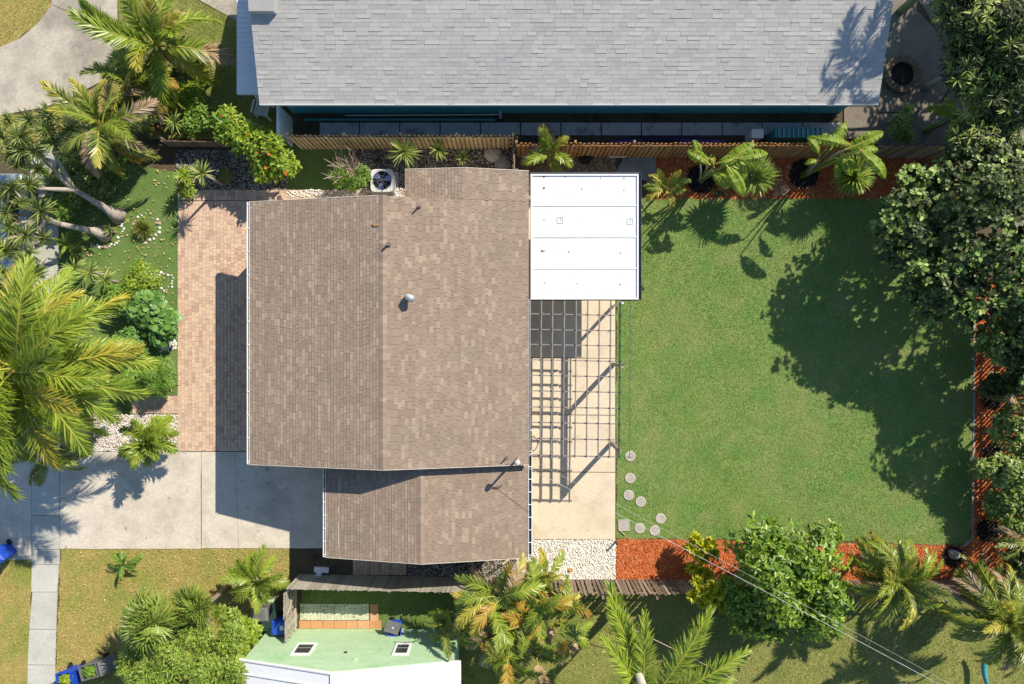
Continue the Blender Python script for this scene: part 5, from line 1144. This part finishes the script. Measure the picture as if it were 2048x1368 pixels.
# branching trees with strappy rosettes (swollen bases)
def ponytail(label, bpx, bpy, segs, tips, seed):
    b = g(bpx,bpy); rt = thing('ponytail_tree', label, 'tree', b); rs = random.Random(seed)
    base = MB(); p0 = Vector(b)
    first = w(*segs[0][0]) if len(segs[0][0]) == 3 else None
    base.tube([p0, p0.lerp(first,0.12)+Vector((0,0,0.1)), p0.lerp(first,0.35), p0.lerp(first,0.7), first], [0.40,0.26,0.15,0.115,0.105], 14).build('trunk', m_bark, rt, smooth=True)
    for sg in segs:
        pts = [w(*q) for q in sg]; pts = [pts[0]]+[a for q in range(len(pts)-1) for a in (pts[q].lerp(pts[q+1],0.5)+Vector((rs.uniform(-.06,.06),rs.uniform(-.06,.06),0.05)), pts[q+1])]
        MB().tube(pts, [0.105-0.055*i/(len(pts)-1) for i in range(len(pts))], 8).build('branch', m_bark, rt, smooth=True)
    hub = [w(*q) for sg in segs for q in sg[1:]]
    for k, tp_ in enumerate(tips):
        te = w(*tp_[:3]); hb = min(hub, key=lambda v: (v-te).length)
        if (hb-te).length > 0.15: MB().tube([hb, hb.lerp(te,0.5)+Vector((rs.uniform(-.08,.08),rs.uniform(-.08,.08),-0.05)), te], [0.05,0.042,0.034], 7).build('branch', m_bark, rt, smooth=True)
        q = w(*tp_[:3])-b; n = rs.choice((60,80,100)); V, F = rosette((q.x,q.y,q.z), (rs.uniform(-.6,.6),rs.uniform(-.6,.6),1), n, 0.6*rs.uniform(0.65,1.25), 0.045, seed*10+k, T_STRAP, -0.7, 1.2)
        link('leaf_rosette', npmesh('leaf_rosette', V, F, l_strap), rt, kind='stuff')
    return rt
ponytail('branching grey-trunked tree with strappy leaf tufts, upper of the pair', 238, 432, [[(150,380,1.6),(110,340,2.2),(70,300,2.7)], [(150,380,1.6),(118,325,2.3),(108,290,2.8)], [(150,380,1.6),(95,378,2.2),(62,372,2.5)], [(110,340,2.2),(95,320,2.6),(40,275,3.0)]],
         [(70,300,2.8),(108,285,2.9),(60,370,2.6),(40,272,3.1),(95,262,3.0),(20,310,2.8),(130,300,2.7),(5,275,3.0),(15,240,3.0),(60,240,3.0),(100,230,2.9),(140,262,2.7),(38,330,2.7),(75,338,2.6),(150,285,2.5),(48,300,2.9)], 7)
ponytail('branching grey-trunked tree with strappy leaf tufts, lower of the pair', 212, 468, [[(120,448,1.6),(70,440,2.2),(20,455,2.6)], [(120,448,1.6),(80,425,2.2),(50,412,2.7)], [(85,445,2.0),(65,490,2.6),(45,520,2.9)], [(70,440,2.2),(45,470,2.6),(10,480,2.9)]],
         [(20,455,2.7),(45,405,2.8),(45,522,3.0),(10,500,3.0),(15,425,2.8),(55,470,2.7),(8,545,3.0),(25,375,2.9),(30,560,2.9),(60,505,2.8),(82,420,2.6),(5,395,2.8),(70,545,2.7),(90,475,2.5)], 8)
shrub('leafy_shrub', 'bright green low shrub under the branching trees', 118, 420, 0.9, 0.55, l_bush, T_BROAD, 5, 0.17, 0.6, 160, 9)
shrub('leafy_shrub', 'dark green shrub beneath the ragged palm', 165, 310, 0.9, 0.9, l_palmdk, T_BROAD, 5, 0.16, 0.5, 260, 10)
spiky('spiky_plant', 'small spiky rosette plant inside the stone arc', 222, 462, 0.35, 26, 0.42, 0.05, l_yucca, 11)
for i,(px,py,z,L,t_) in enumerate(((150,535,1.0,0.62,'leftmost of three spiky plants above the coconut palm'),(180,545,0.9,0.58,'tallest middle one of three spiky plants above the coconut palm'),(212,560,0.7,0.55,'rightmost of three spiky plants above the coconut palm'),(235,268,0.7,0.5,'spiky plant in the shade below the ragged palm'))):
    spiky('spiky_plant', t_, px, py, z, 42, L, 0.06, l_strap if i == 3 else l_yucca, 20+i, T=T_STRAP)
def tuft(label, px, py, n, L, mat, seed, wd=0.012):
    b = g(px,py); V, F = rosette((0,0,0.02), (0,0,1), n, L, wd, seed, T_STRAP, 0.15, 1.5); return tag(link('ornamental_grass', npmesh('ornamental_grass', V, F, mat), loc=b), label, 'plant')
tuft('round clump of fine yellow-green grass on the turf', 289, 459, 420, 0.52, l_nwlawn, 30, 0.016)
shrub('yellow_green_shrub', 'yellow-green rounded shrub on the turf above the round-leaf shrub', 286, 560, 0.9, 0.85, l_lime, T_BROAD, 5, 0.13, 0.5, 420, 31, rz=0.65)
shrub('round_leaf_shrub', 'shrub with large round dark green leaves beside the forecourt', 308, 632, 0.9, 0.95, l_round, T_ROUND, 5, 0.26, 0.9, 300, 32, rz=0.7, blobs=[(-0.2,0.15,0,(0.95,0.85,0.65)),(0.35,-0.4,-0.1,(0.65,0.9,0.6))], flat=0.85)
shrub('feathery_shrub', 'soft bright green feathery shrub at the forecourt corner', 316, 748, 0.75, 0.92, l_bush, T_SMALL, 8, 0.13, 0.22, 900, 33, rz=0.6)
spiky('dracaena', 'tall spiky dracaena standing above the paver forecourt', 404, 346, 2.0, 70, 0.62, 0.05, l_yucca, 34, T=T_STIFF, lo=-0.6)
spiky('dracaena', 'shorter yellow-green spiky plant left of the tall dracaena', 368, 352, 1.1, 46, 0.5, 0.06, l_lime, 35, T=T_STRAP, lo=-0.4)
shrub('dry_shrub', 'low brownish yellow shrub at the top of the forecourt', 372, 378, 0.4, 0.4, l_lime, T_BROAD, 5, 0.14, 0.4, 90, 36)
shrub('dark_shrub', 'small dark ball shrub in the grey gravel', 452, 352, 0.35, 0.32, l_palmdk, T_SMALL, 6, 0.1, 0.4, 130, 37)
fl = shrub('flowering_shrub', 'green shrub with orange flowers spreading over the grey gravel', 515, 290, 1.6, 1.6, l_lime, T_BROAD, 6, 0.23, 0.42, 900, 38, rz=0.9, blobs=[(-1.15,0.75,0.1,(0.75,0.7,0.7)),(-0.45,0.15,0.1,(0.75,0.75,0.7)),(0.35,-0.25,0,(0.85,0.8,0.75)),(0.95,-0.75,-0.15,(0.65,0.7,0.6)),(0.2,-1.0,-0.3,(0.6,0.5,0.5))], flat=0.6)
rs_ = np.random.RandomState(4); n_ = 15; cc = w(515,290,1.6)
for i in range(n_):
    a = rs_.uniform(0,6.28); t = rs_.uniform(-1,1); p = Vector((t*1.2+rs_.normal(0,.25), -t*0.85+rs_.normal(0,.4), 2.15+rs_.uniform(-.3,.2)))
    V, F = rosette((0,0,0),(0,0,1),7,0.085,0.06,i,T_SMALL,0.1,0.9); link('flower', npmesh('flower', V, F, l_flower), fl, p)
spiky('papaya_plant', 'pale green lobed plant by the plastic chair', 443, 243, 2.2, 14, 0.5, 0.14, l_bush, 39, T=T_STRAP, lo=-0.2, hi=0.6)
# bare-branched shrub
q = w(700,350,0.9); br_ = shrub('half_bare_shrub', 'half bare shrub with tangled pale twigs beside the air conditioner', 700, 352, 1.0, 0.92, l_bush, T_BROAD, 5, 0.13, 0.36, 330, 40, rz=0.55, blobs=[(-0.45,0.0,-0.1,(0.5,0.45,0.45)),(0.2,-0.25,-0.05,(0.7,0.45,0.5)),(0.5,0.15,-0.1,(0.4,0.4,0.4))])
r_ = random.Random(8); bb = Vector((q.x,q.y,0))
for i in range(40):
    a = R(r_.uniform(10,190)); L = r_.uniform(0.7,1.35); p = [Vector((r_.uniform(-.15,.15),r_.uniform(0,.2),0.6))]; d = Vector((math.cos(a)*0.75,math.sin(a)*0.6,r_.uniform(0.5,1.0))).normalized(); mb = MB()
    for k in range(5):
        d = (d+Vector((r_.uniform(-.45,.45),r_.uniform(-.45,.45),r_.uniform(-.2,.2)))).normalized(); p.append(p[-1]+d*L/5)
        if k > 1:
            e = (d+Vector((r_.uniform(-.9,.9),r_.uniform(-.9,.9),0.1))).normalized(); mb.tube([p[-1],p[-1]+e*0.18,p[-1]+e*0.34+Vector((0,0,.03))],[0.011,0.008,0.004],4)
    mb.tube(p,[0.026,0.022,0.018,0.014,0.010,0.006],5); link('twig', mb.mesh('twig', l_twig), br_)
for i,(px,py,z,n_,L,t_) in enumerate(((808,304,1.5,95,0.8,'largest spiky yucca, left of three by the pale fence'),(877,300,1.25,66,0.52,'middle-sized yucca, second of three by the pale fence'),(926,315,0.9,56,0.46,'smallest yucca, right of three by the pale fence'))):
    spiky('yucca', t_, px, py, z, n_, L, 0.05, l_yucca, 44+i, group='yuccas along the pale fence', lo=-0.25)
for i,(px,py,m_,t_) in enumerate(((383,190,l_lime,'yellow-green leafy shrub on the neighbouring lawn'),(405,160,l_lime,'small lime shrub highest on the neighbouring lawn'),(310,232,l_red,'dark reddish shrub between the palms and low timber fence'),(395,235,l_bush,'low green ground cover patch right of the spiky plant'))):
    shrub('leafy_shrub', t_, px, py, 0.6, (0.65,0.4,0.7,0.8)[i], m_, T_BROAD, 5, 0.15, 0.5, (200,90,200,260)[i], 50+i, rz=0.4)
spiky('spiky_plant', 'pale spiky plant on the lawn above the low timber fence', 350, 245, 0.8, 44, 0.62, 0.06, l_yucca, 56, T=T_STRAP)
spiky('spiky_plant', 'dark spiky plant beside the bright green palm trunk', 352, 150, 0.8, 40, 0.5, 0.06, l_strap, 57, T=T_STRAP)
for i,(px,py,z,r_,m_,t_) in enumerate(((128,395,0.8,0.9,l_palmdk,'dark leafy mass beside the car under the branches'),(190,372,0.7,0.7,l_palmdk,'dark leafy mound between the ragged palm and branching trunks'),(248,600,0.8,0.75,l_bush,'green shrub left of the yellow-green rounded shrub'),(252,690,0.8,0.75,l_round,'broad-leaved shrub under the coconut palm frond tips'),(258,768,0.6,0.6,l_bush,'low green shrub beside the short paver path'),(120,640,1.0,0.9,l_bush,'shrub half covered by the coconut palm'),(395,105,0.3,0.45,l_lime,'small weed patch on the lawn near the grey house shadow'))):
    shrub('leafy_shrub', t_, px, py, z, r_, m_, T_BROAD, 5, 0.18, 0.5, 260, 150+i, rz=0.6)
# --- bottom left
palm('feather_palm', 'small feathery palm on the dry front lawn beside the fence end', 512, 1160, 1.0, 1.4, 20, [l_palm, l_coco], 60, n=70, ll=0.4, lw=0.035, elevs=(55,30,5), droop=60, trunk_r=0.07, stalk=l_pstalk)
palm('palm_seedling', 'tiny palm seedling alone on the dry lawn', 250, 1128, 0.3, 0.75, 9, [l_bush], 61, cat='plant', n=18, ll=0.22, lw=0.05, elevs=(50,25), droop=60, trunk_r=0.04, stalk=l_pstalk)
fanpalm('fan_palm', 'fan palm with broad split leaves over the feathery tree at lower left', 312, 1240, 3.2, 1.0, 18, l_fan, 62, az=[100,60,140,30,180,80,120,160,205,0,45,95,225,150,70,115,190,20], pet=0.3, elev=(80,50,25,5), spread=210, loose=0.45, old=l_yellow)
fanpalm('fan_palm', 'lighter fan palm with yellowing leaf right of the broad fan palm', 395, 1225, 3.0, 0.9, 11, l_fan, 63, az=[60,95,20,130,-20,75,160,40,110,180,80], pet=0.25, elev=(75,40,15), spread=210, loose=0.3, old=l_yellow)
shrub('feathery_tree', 'fine-leaved feathery tree filling the bottom left corner', 352, 1300, 3.0, 2.5, l_fine, T_SMALL, 8, 0.2, 0.24, 3400, 64, cat='tree', rz=1.1, trunk=0.09, stems=7, blobs=[(-2.0,-0.6,-0.5,(0.7,0.8,0.5)),(-1.3,0.5,-0.2,(0.8,0.7,0.6)),(-0.9,-0.9,0.3,(0.9,0.8,0.6)),(-0.2,0.9,-0.3,(0.8,0.6,0.6)),(0.1,-0.2,0.4,(0.9,0.8,0.7)),(0.9,0.6,0.0,(0.8,0.7,0.6)),(1.2,-0.6,0.2,(0.9,0.8,0.6)),(2.0,0.3,-0.5,(0.7,0.7,0.6)),(2.1,-0.9,-0.3,(0.8,0.8,0.6)),(0.2,-1.7,0.0,(1.0,0.8,0.6)),(-1.6,-1.8,-0.3,(0.9,0.8,0.6)),(1.5,-1.9,-0.3,(0.9,0.8,0.6)),(1.6,1.0,-0.8,(0.6,0.5,0.4))], flat=0.65)
shrub('hibiscus_bush', 'yellow-green bush between the feathery tree and mint house', 487, 1270, 1.7, 0.8, l_lime, T_BROAD, 5, 0.19, 0.62, 380, 65, rz=0.8, blobs=[(0,0.35,0,(0.6,0.6,0.6)),(-0.2,-0.6,0,(0.55,0.8,0.6)),(0.35,0.1,-0.2,(0.4,0.5,0.5))])
# --- north bed
palm('areca_palm', 'small yellow-green palm rising in front of the tan fence', 1098, 308, 1.5, 1.25, 10, [l_coco, l_yellow, l_brown], 70, n=64, ll=0.4, lw=0.04, elevs=(60,30,8), droop=75, az=[95,80,20,165,205,-20,185,-60], trunk_r=0.06, mixw=[1,0.2,0.1], tips=[l_yellow,l_brown])
palm('areca_palm', 'low palm tuft at the lawn edge beside the patio roof', 1332, 375, 0.9, 0.95, 9, [l_palm, l_yellow, l_brown], 71, n=36, ll=0.3, lw=0.04, elevs=(60,30,8), droop=70, trunk_r=0.05, mixw=[1,0.3,0.1], az=[20,60,100,150,185,215,-20,-60,130])
def paddle(label, bx, by, leaves, seed):
    b = g(bx,by); rt = thing('paddle_leaf_plant', label, 'plant', b); rs = random.Random(seed)
    leaves = list(leaves)+[(q[0]+rs.uniform(-22,22), q[1]+rs.uniform(-10,14), q[2]*rs.uniform(0.7,0.95), q[3]*rs.uniform(0.55,0.8), q[4]*rs.uniform(0.6,0.85), q[5]+rs.uniform(40,150)*rs.choice((-1,1)), q[6]+10, q[7]+25) for q in leaves]
    for k,(px,py,z,L,wd,az_,el,dr_) in enumerate(leaves):
        hb = Vector((b.x+rs.uniform(-.12,.12), b.y+rs.uniform(-.1,.1), 0)); e = w(px,py,z)
        MB().tube([hb, hb.lerp(e,0.5)+Vector((0,0,0.12)), e],[0.055,0.038,0.02],7).build('stem', l_pstalk if k % 3 else m_bark, rt, smooth=True)
        link('leaf', paddle_mesh('leaf', L, wd, l_banana, l_petiole, seed*9+k, pet=0.15, elev=el, droop=dr_, torn=(0.5,0.9,0.25)[k % 3]), rt, e-b, (R(rs.uniform(-15,15)),0,R(az_)))
    return rt
paddle('paddle-leaf plant in the first black mulch ring', 1398, 362, [(1440,335,2.4,1.5,0.62,35,20,40),(1420,330,2.6,1.0,0.5,150,35,80),(1430,345,1.9,0.9,0.45,-10,25,80),(1400,320,2.6,0.7,0.35,110,40,60),(1470,318,3.3,1.2,0.5,10,20,60),(1452,330,3.6,1.3,0.5,-60,25,70)], 72)
paddle('paddle-leaf plant in the second black mulch ring', 1604, 352, [(1690,300,2.6,1.5,0.6,25,20,45),(1660,300,2.4,1.2,0.5,60,25,60),(1670,315,2.2,1.0,0.5,-30,25,70),(1640,312,2.0,0.8,0.4,130,35,80),(1700,290,3.4,1.3,0.5,170,25,60),(1720,300,3.8,1.4,0.55,-45,20,70)], 73)
fanpalm('fan_palm', 'fan palm in the red mulch right of the first paddle-leaf plant', 1505, 352, 1.5, 0.85, 10, l_fan, 74, az=[60,20,-15,-70,110,-110,160,-40,40,200], pet=0.25, elev=(75,40,15,0), old=l_brown)
fanpalm('fan_palm', 'fan palm hanging over the lawn right of the second paddle-leaf plant', 1706, 348, 1.4, 0.9, 8, l_fan, 75, az=[200,165,-60,-100,100,20,-20,230], pet=0.25, elev=(75,40,15,0))
shrub('small_shrub', 'sparse grey-green seedling at the lawn edge under the fan palm', 1438, 385, 0.35, 0.3, l_sea, T_BROAD, 4, 0.15, 0.35, 26, 76)
shrub('small_shrub', 'sparse twiggy seedling in red mulch between the mulch rings', 1560, 378, 0.4, 0.38, l_brown, T_BROAD, 4, 0.13, 0.3, 34, 77)
shrub('leafy_shrub', 'shrub with pale leaf clusters at the right end of red mulch', 1850, 372, 0.6, 0.55, l_sea, T_BROAD, 6, 0.17, 0.5, 90, 78)
# --- neighbour's planting, top right
shrub('spiky_leaf_tree', 'shade-dark tree with sunlit-coloured star-shaped leaf clusters in the top right corner', 1985, 95, 4.2, 2.6, l_star, T_BROAD, 9, 0.32, 0.24, 1700, 80, cat='tree', rz=1.5, trunk=0.12, stems=8, blobs=[(-0.9,1.2,0,(1.5,1.2,1.0)),(0.9,0.2,0.2,(1.6,1.6,1.2)),(1.0,-1.9,-0.4,(1.4,1.3,1.0)),(-1.2,2.6,0.4,(1.6,1.0,1.0)),(0.2,-3.2,-0.8,(1.5,1.1,0.9)),(-0.4,-0.6,-0.5,(1.3,1.2,0.9))], flat=0.85, extra=(l_starlit, T_BROAD, 9, 0.34, 0.22, 300, 0.7))
paddle('large dark paddle-leaf plant beside the round planter', 1850, 262, [(1925,225,1.2,1.5,0.55,175,25,50),(1930,222,1.2,1.4,0.55,30,25,50),(1930,225,1.2,1.3,0.5,-70,25,60),(1925,225,1.2,1.3,0.5,-120,25,60),(1928,222,1.2,1.2,0.5,95,25,60)], 81)
spiky('star_shrub', 'pale star-leaf shrub at the terrace corner beside the grey roof', 1812, 222, 1.5, 22, 0.42, 0.11, l_fan, 82, T=T_STRAP, lo=-0.1)
shrub('leafy_shrub', 'dark shrub along the board fence below the round planter', 1800, 262, 0.8, 0.6, l_east, T_BROAD, 5, 0.2, 0.4, 150, 83)
shrub('leafy_shrub', 'shadowed hedge shrub behind the board fence at top right', 1935, 265, 0.9, 0.9, l_east, T_BROAD, 5, 0.2, 0.4, 260, 84)
palm('tall_palm', 'tall palm beyond the top right corner shading the grey roof', 2045, -185, 7.2, 2.1, 14, [l_palm], 85, n=44, ll=0.55, lw=0.05, elevs=(50,20,-5,-25), droop=70, trunk_r=0.14)
shrub('canopy_tree', 'broad tree beyond the top right corner shading the terrace', 2255, -110, 4.8, 3.4, l_star, T_BROAD, 7, 0.36, 0.45, 3000, 86, cat='tree', rz=1.5, trunk=0.18, stems=8, blobs=[(0,0,0,(3.2,3.6,1.3)),(-1.5,-2.5,-0.2,(2.0,2.2,1.2)),(0.5,3.0,0,(2.6,2.4,1.3)),(0.8,-4.0,-0.3,(2.0,1.8,1.1))])
# --- right side trees
shrub('sea_grape_tree', 'large tree with sunlit-coloured leaf rosettes on a shade-dark crown over the lawn at right', 1942, 482, 3.75, 3.2, l_sea, T_ROUND, 8, 0.185, 0.66, 2100, 90, cat='tree', rz=1.8, trunk=0.16, stems=10,
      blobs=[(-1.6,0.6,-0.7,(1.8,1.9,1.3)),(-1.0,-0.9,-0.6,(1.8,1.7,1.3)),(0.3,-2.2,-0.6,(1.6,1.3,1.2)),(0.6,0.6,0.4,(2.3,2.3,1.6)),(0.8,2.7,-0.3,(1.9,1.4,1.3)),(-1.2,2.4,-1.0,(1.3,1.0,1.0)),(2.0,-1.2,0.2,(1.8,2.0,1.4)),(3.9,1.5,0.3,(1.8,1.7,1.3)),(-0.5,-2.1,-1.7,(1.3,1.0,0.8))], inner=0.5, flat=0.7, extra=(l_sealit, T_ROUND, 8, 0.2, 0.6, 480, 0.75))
shrub('leafy_tree', 'tree with sunlit-coloured rosettes at the right edge above the slatted shadows', 2068, 690, 3.2, 1.7, l_sea, T_ROUND, 8, 0.185, 0.6, 900, 91, cat='tree', rz=1.4, trunk=0.11, stems=6, blobs=[(-0.5,0.2,-0.4,(1.2,1.3,1.1)),(0.6,-0.8,0.5,(1.8,1.8,1.4)),(0.5,1.4,0.2,(1.6,1.5,1.3))], extra=(l_sealit, T_ROUND, 8, 0.2, 0.55, 260, 0.7))
palm('feather_palm', 'dark curled palm at the right edge beside the lawn kerb', 2030, 800, 1.3, 1.3, 9, [l_palmdk, l_brown], 92, n=40, ll=0.35, lw=0.04, elevs=(50,20,0), droop=60, trunk_r=0.08, az=[175,200,150,230,120,100,-90,-60,185], mixw=[1,0.3])
shrub('leafy_shrub', 'glossy light green shrub just below the dark curled palm', 2015, 868, 1.4, 1.0, l_east, T_BROAD, 6, 0.21, 0.5, 260, 93, rz=0.8, blobs=[(-0.1,0.2,0,(0.75,0.8,0.7)),(0.6,-0.4,0.1,(0.8,0.8,0.7))])
shrub('leafy_shrub', 'wide light green shrub reaching over the kerb at right', 2000, 950, 1.4, 1.1, l_east, T_BROAD, 6, 0.21, 0.5, 330, 94, rz=0.8, blobs=[(-0.5,0.25,-0.1,(0.8,0.6,0.6)),(0.4,0.0,0.1,(1.0,0.9,0.8))])
shrub('leafy_shrub', 'dark shrub at the right edge above the lower corner palms', 2030, 1030, 1.3, 0.8, l_east, T_BROAD, 6, 0.2, 0.5, 240, 95, rz=0.8)
palm('feather_palm', 'thin arching palm at the right edge by the black mulch ring', 2046, 1082, 1.8, 1.4, 8, [l_palmdk, l_brown], 96, n=38, ll=0.3, lw=0.035, elevs=(40,15,-5), droop=60, trunk_r=0.07, az=[180,160,200,140,220,90,-90,185], mixw=[1,0.25])
for i,(px,py,z,r_,t_) in enumerate(((2020,610,1.6,0.9,'shrub filling the bed below the large rosette tree'),(2035,755,1.5,0.8,'shrub at the right edge just above the dark curled palm'),(2038,985,1.5,0.8,'shrub at the right edge below the wide light green shrub'),(2040,1120,1.4,0.8,'shrub at the right edge above the bottom corner palm'),(1985,690,0.8,0.65,'low shrub over the kerb below the large rosette tree'),(1990,770,0.8,0.6,'low shrub over the mulch left of the dark curled palm'),(1988,1010,0.8,0.6,'low shrub over the mulch above the lower black ring'))):
    shrub('leafy_shrub', t_, px, py, z, r_, l_star if i % 2 else l_east, T_BROAD, 6, 0.2, 0.5, 260, 120+i, rz=0.8)
for i,(px,py,t_) in enumerate(((160,350,'fern-like plant in the shade left of the branching trunks'),(232,322,'fern-like plant beneath the ragged palm at the turf edge'),(140,490,'fern-like plant below the lower branching trunk'),(105,360,'fern-like plant by the sidewalk under the tufted branches'))):
    palm('shade_fern', t_, px, py, 0.4, 0.75, 12, [l_palm, l_bush], 130+i, cat='plant', n=26, ll=0.2, lw=0.045, elevs=(55,30,10), droop=60, trunk_r=0.04, stalk=l_pstalk)
# --- bottom right
palm('feather_palm', 'curly yellow-green palm right of the big bright bush', 1792, 1158, 2.9, 2.15, 48, [l_palm, l_coco, l_palmdk], 100, n=85, ll=0.4, lw=0.036, elevs=(62,40,22,8,-8), droop=85, trunk_r=0.12, mixw=[1,0.6,0.5], curl=50, tips=[l_yellow,l_coco])
palm('feather_palm', 'spreading olive palm in the bottom right corner', 2015, 1245, 3.3, 2.4, 46, [l_palm, l_yellow, l_brown, l_palmdk], 101, n=85, ll=0.45, lw=0.036, elevs=(65,35,10,-15), droop=80, trunk_r=0.12, mixw=[1,0.06,0.1,0.6], curl=45, tips=[l_yellow,l_brown])
palm('feather_palm', 'low green palm between the red mulch and the corner palm', 1965, 1165, 1.2, 1.2, 16, [l_palmdk, l_palm], 102, n=36, ll=0.3, lw=0.035, elevs=(55,25,5), droop=60, trunk_r=0.06)
fanpalm('fan_palm', 'small fan palm beside the black mulch ring at lower right', 1935, 1150, 0.8, 0.5, 6, l_fan, 103, pet=0.3, elev=(40,15,0))
board('surfboard', 'teal board standing under the corner palm at lower right', g(1950,1295), g(1956,1360), 0.28, m_teal, 'surfboard', z=0.5)
shrub('bright_leaf_tree', 'big rounded bush of glossy bright green leaves below the lawn', 1568, 1152, 2.9, 2.9, l_magn, T_BROAD, 7, 0.26, 0.42, 1700, 104, cat='tree', rz=1.5, trunk=0.12, stems=9,
      blobs=[(-0.9,1.0,0,(1.6,1.5,1.25)),(0.9,0.7,0,(1.7,1.6,1.3)),(-0.5,-0.9,-0.1,(1.6,1.3,1.2)),(1.1,-0.9,0,(1.4,1.3,1.2)),(-1.6,-1.0,-0.6,(0.8,0.7,0.8)),(-0.2,0.2,0.3,(1.7,1.6,1.3)),(0.4,-2.1,-0.5,(1.4,0.9,0.9)),(-1.1,-1.9,-0.6,(1.0,0.8,0.8))], inner=0.5)
def croton(label, px, py, z, hs_, seed):
    c = w(px,py,z); b = Vector((c.x,c.y,0)); rt = thing('croton', label, 'shrub', b); rs = random.Random(seed)
    for k,(dx,dy,dz) in enumerate(hs_):
        e = Vector((dx,dy,z+dz)); MB().tube([b, b+e*0.6, b+e],[0.025,0.02,0.012],5).build('stem', m_bark, rt)
        V, F = rosette((e.x,e.y,e.z),(dx*0.6,dy*0.6,1),85,0.33,0.085,seed*7+k,T_BROAD,-0.35,1.2); link('leaf_rosette', npmesh('leaf_rosette', V, F, l_croton), rt, kind='stuff')
croton('yellow croton shrub at the corner of the red mulch', 1402, 1098, 1.2, [(0,0,0),(0.35,0.25,0.1),(-0.4,0.05,-0.1),(0.1,-0.4,0),(-0.2,0.4,-0.1),(0.5,-0.15,0),(0.1,0.15,0.15),(-0.2,-0.2,0.05)], 105)
croton('small yellow croton against the dark picket fence', 1400, 1142, 1.3, [(0,0,0),(0.3,-0.1,0.1),(-0.3,0.1,-0.1),(0.05,-0.35,0.1)], 106)
croton('wide yellow croton beyond the dark picket fence', 1428, 1186, 2.2, [(-0.5,0.1,0),(-0.1,0.3,0.1),(0.3,0.2,0.1),(0.0,-0.3,0),(0.5,-0.2,0),(-0.4,-0.4,-0.1),(0.4,0.45,-0.1),(0.8,0.15,0),(-0.8,-0.15,-0.1),(0.35,-0.55,-0.1),(-0.65,0.4,-0.1),(0.1,0.05,0.2),(-0.3,-0.1,0.15),(0.6,0.35,0.05)], 107)
palm('areca_clump', 'dense clump of green and orange palms between the mint house and pole', 1045, 1262, 2.9, 1.85, 92, [l_palm, l_coco, l_orange, l_brown, l_yellow], 108, n=60, ll=0.45, lw=0.045, elevs=(65,40,15,-10,-30), droop=85, trunk_r=0.10, mixw=[1,0.9,0.28,0.2,0.25], tips=[l_orange,l_yellow,l_brown], zspread=1.5, curl=40)
palm('areca_clump', 'smaller palm clump overlapping the white gravel corner', 1075, 1165, 2.1, 1.2, 18, [l_palm, l_palmdk, l_orange], 109, n=38, ll=0.32, lw=0.042, elevs=(65,40,10), droop=80, trunk_r=0.06, mixw=[1,0.5,0.1], tips=[l_orange,l_yellow], zspread=0.5)
palm('areca_clump', 'shaded palm shoots against the mint green wall', 905, 1255, 2.2, 1.3, 16, [l_palmdk, l_palm], 110, n=38, ll=0.34, lw=0.04, elevs=(60,30,0,-20), droop=80, trunk_r=0.07, zspread=0.4)
palm('coconut_palm', 'golden green palm at the bottom edge in front of the pole', 1282, 1412, 4.6, 4.6, 12, [l_coco], 111, n=120, ll=0.75, lw=0.05, elevs=(36,28,18), droop=45, trunk_r=0.17, az=[119,92,57,135,35,10,160,105,-20,200,250,300], curl=12, base=g(1290,1400))

# report of what stands out of the ground is left to the renderer; units are metres
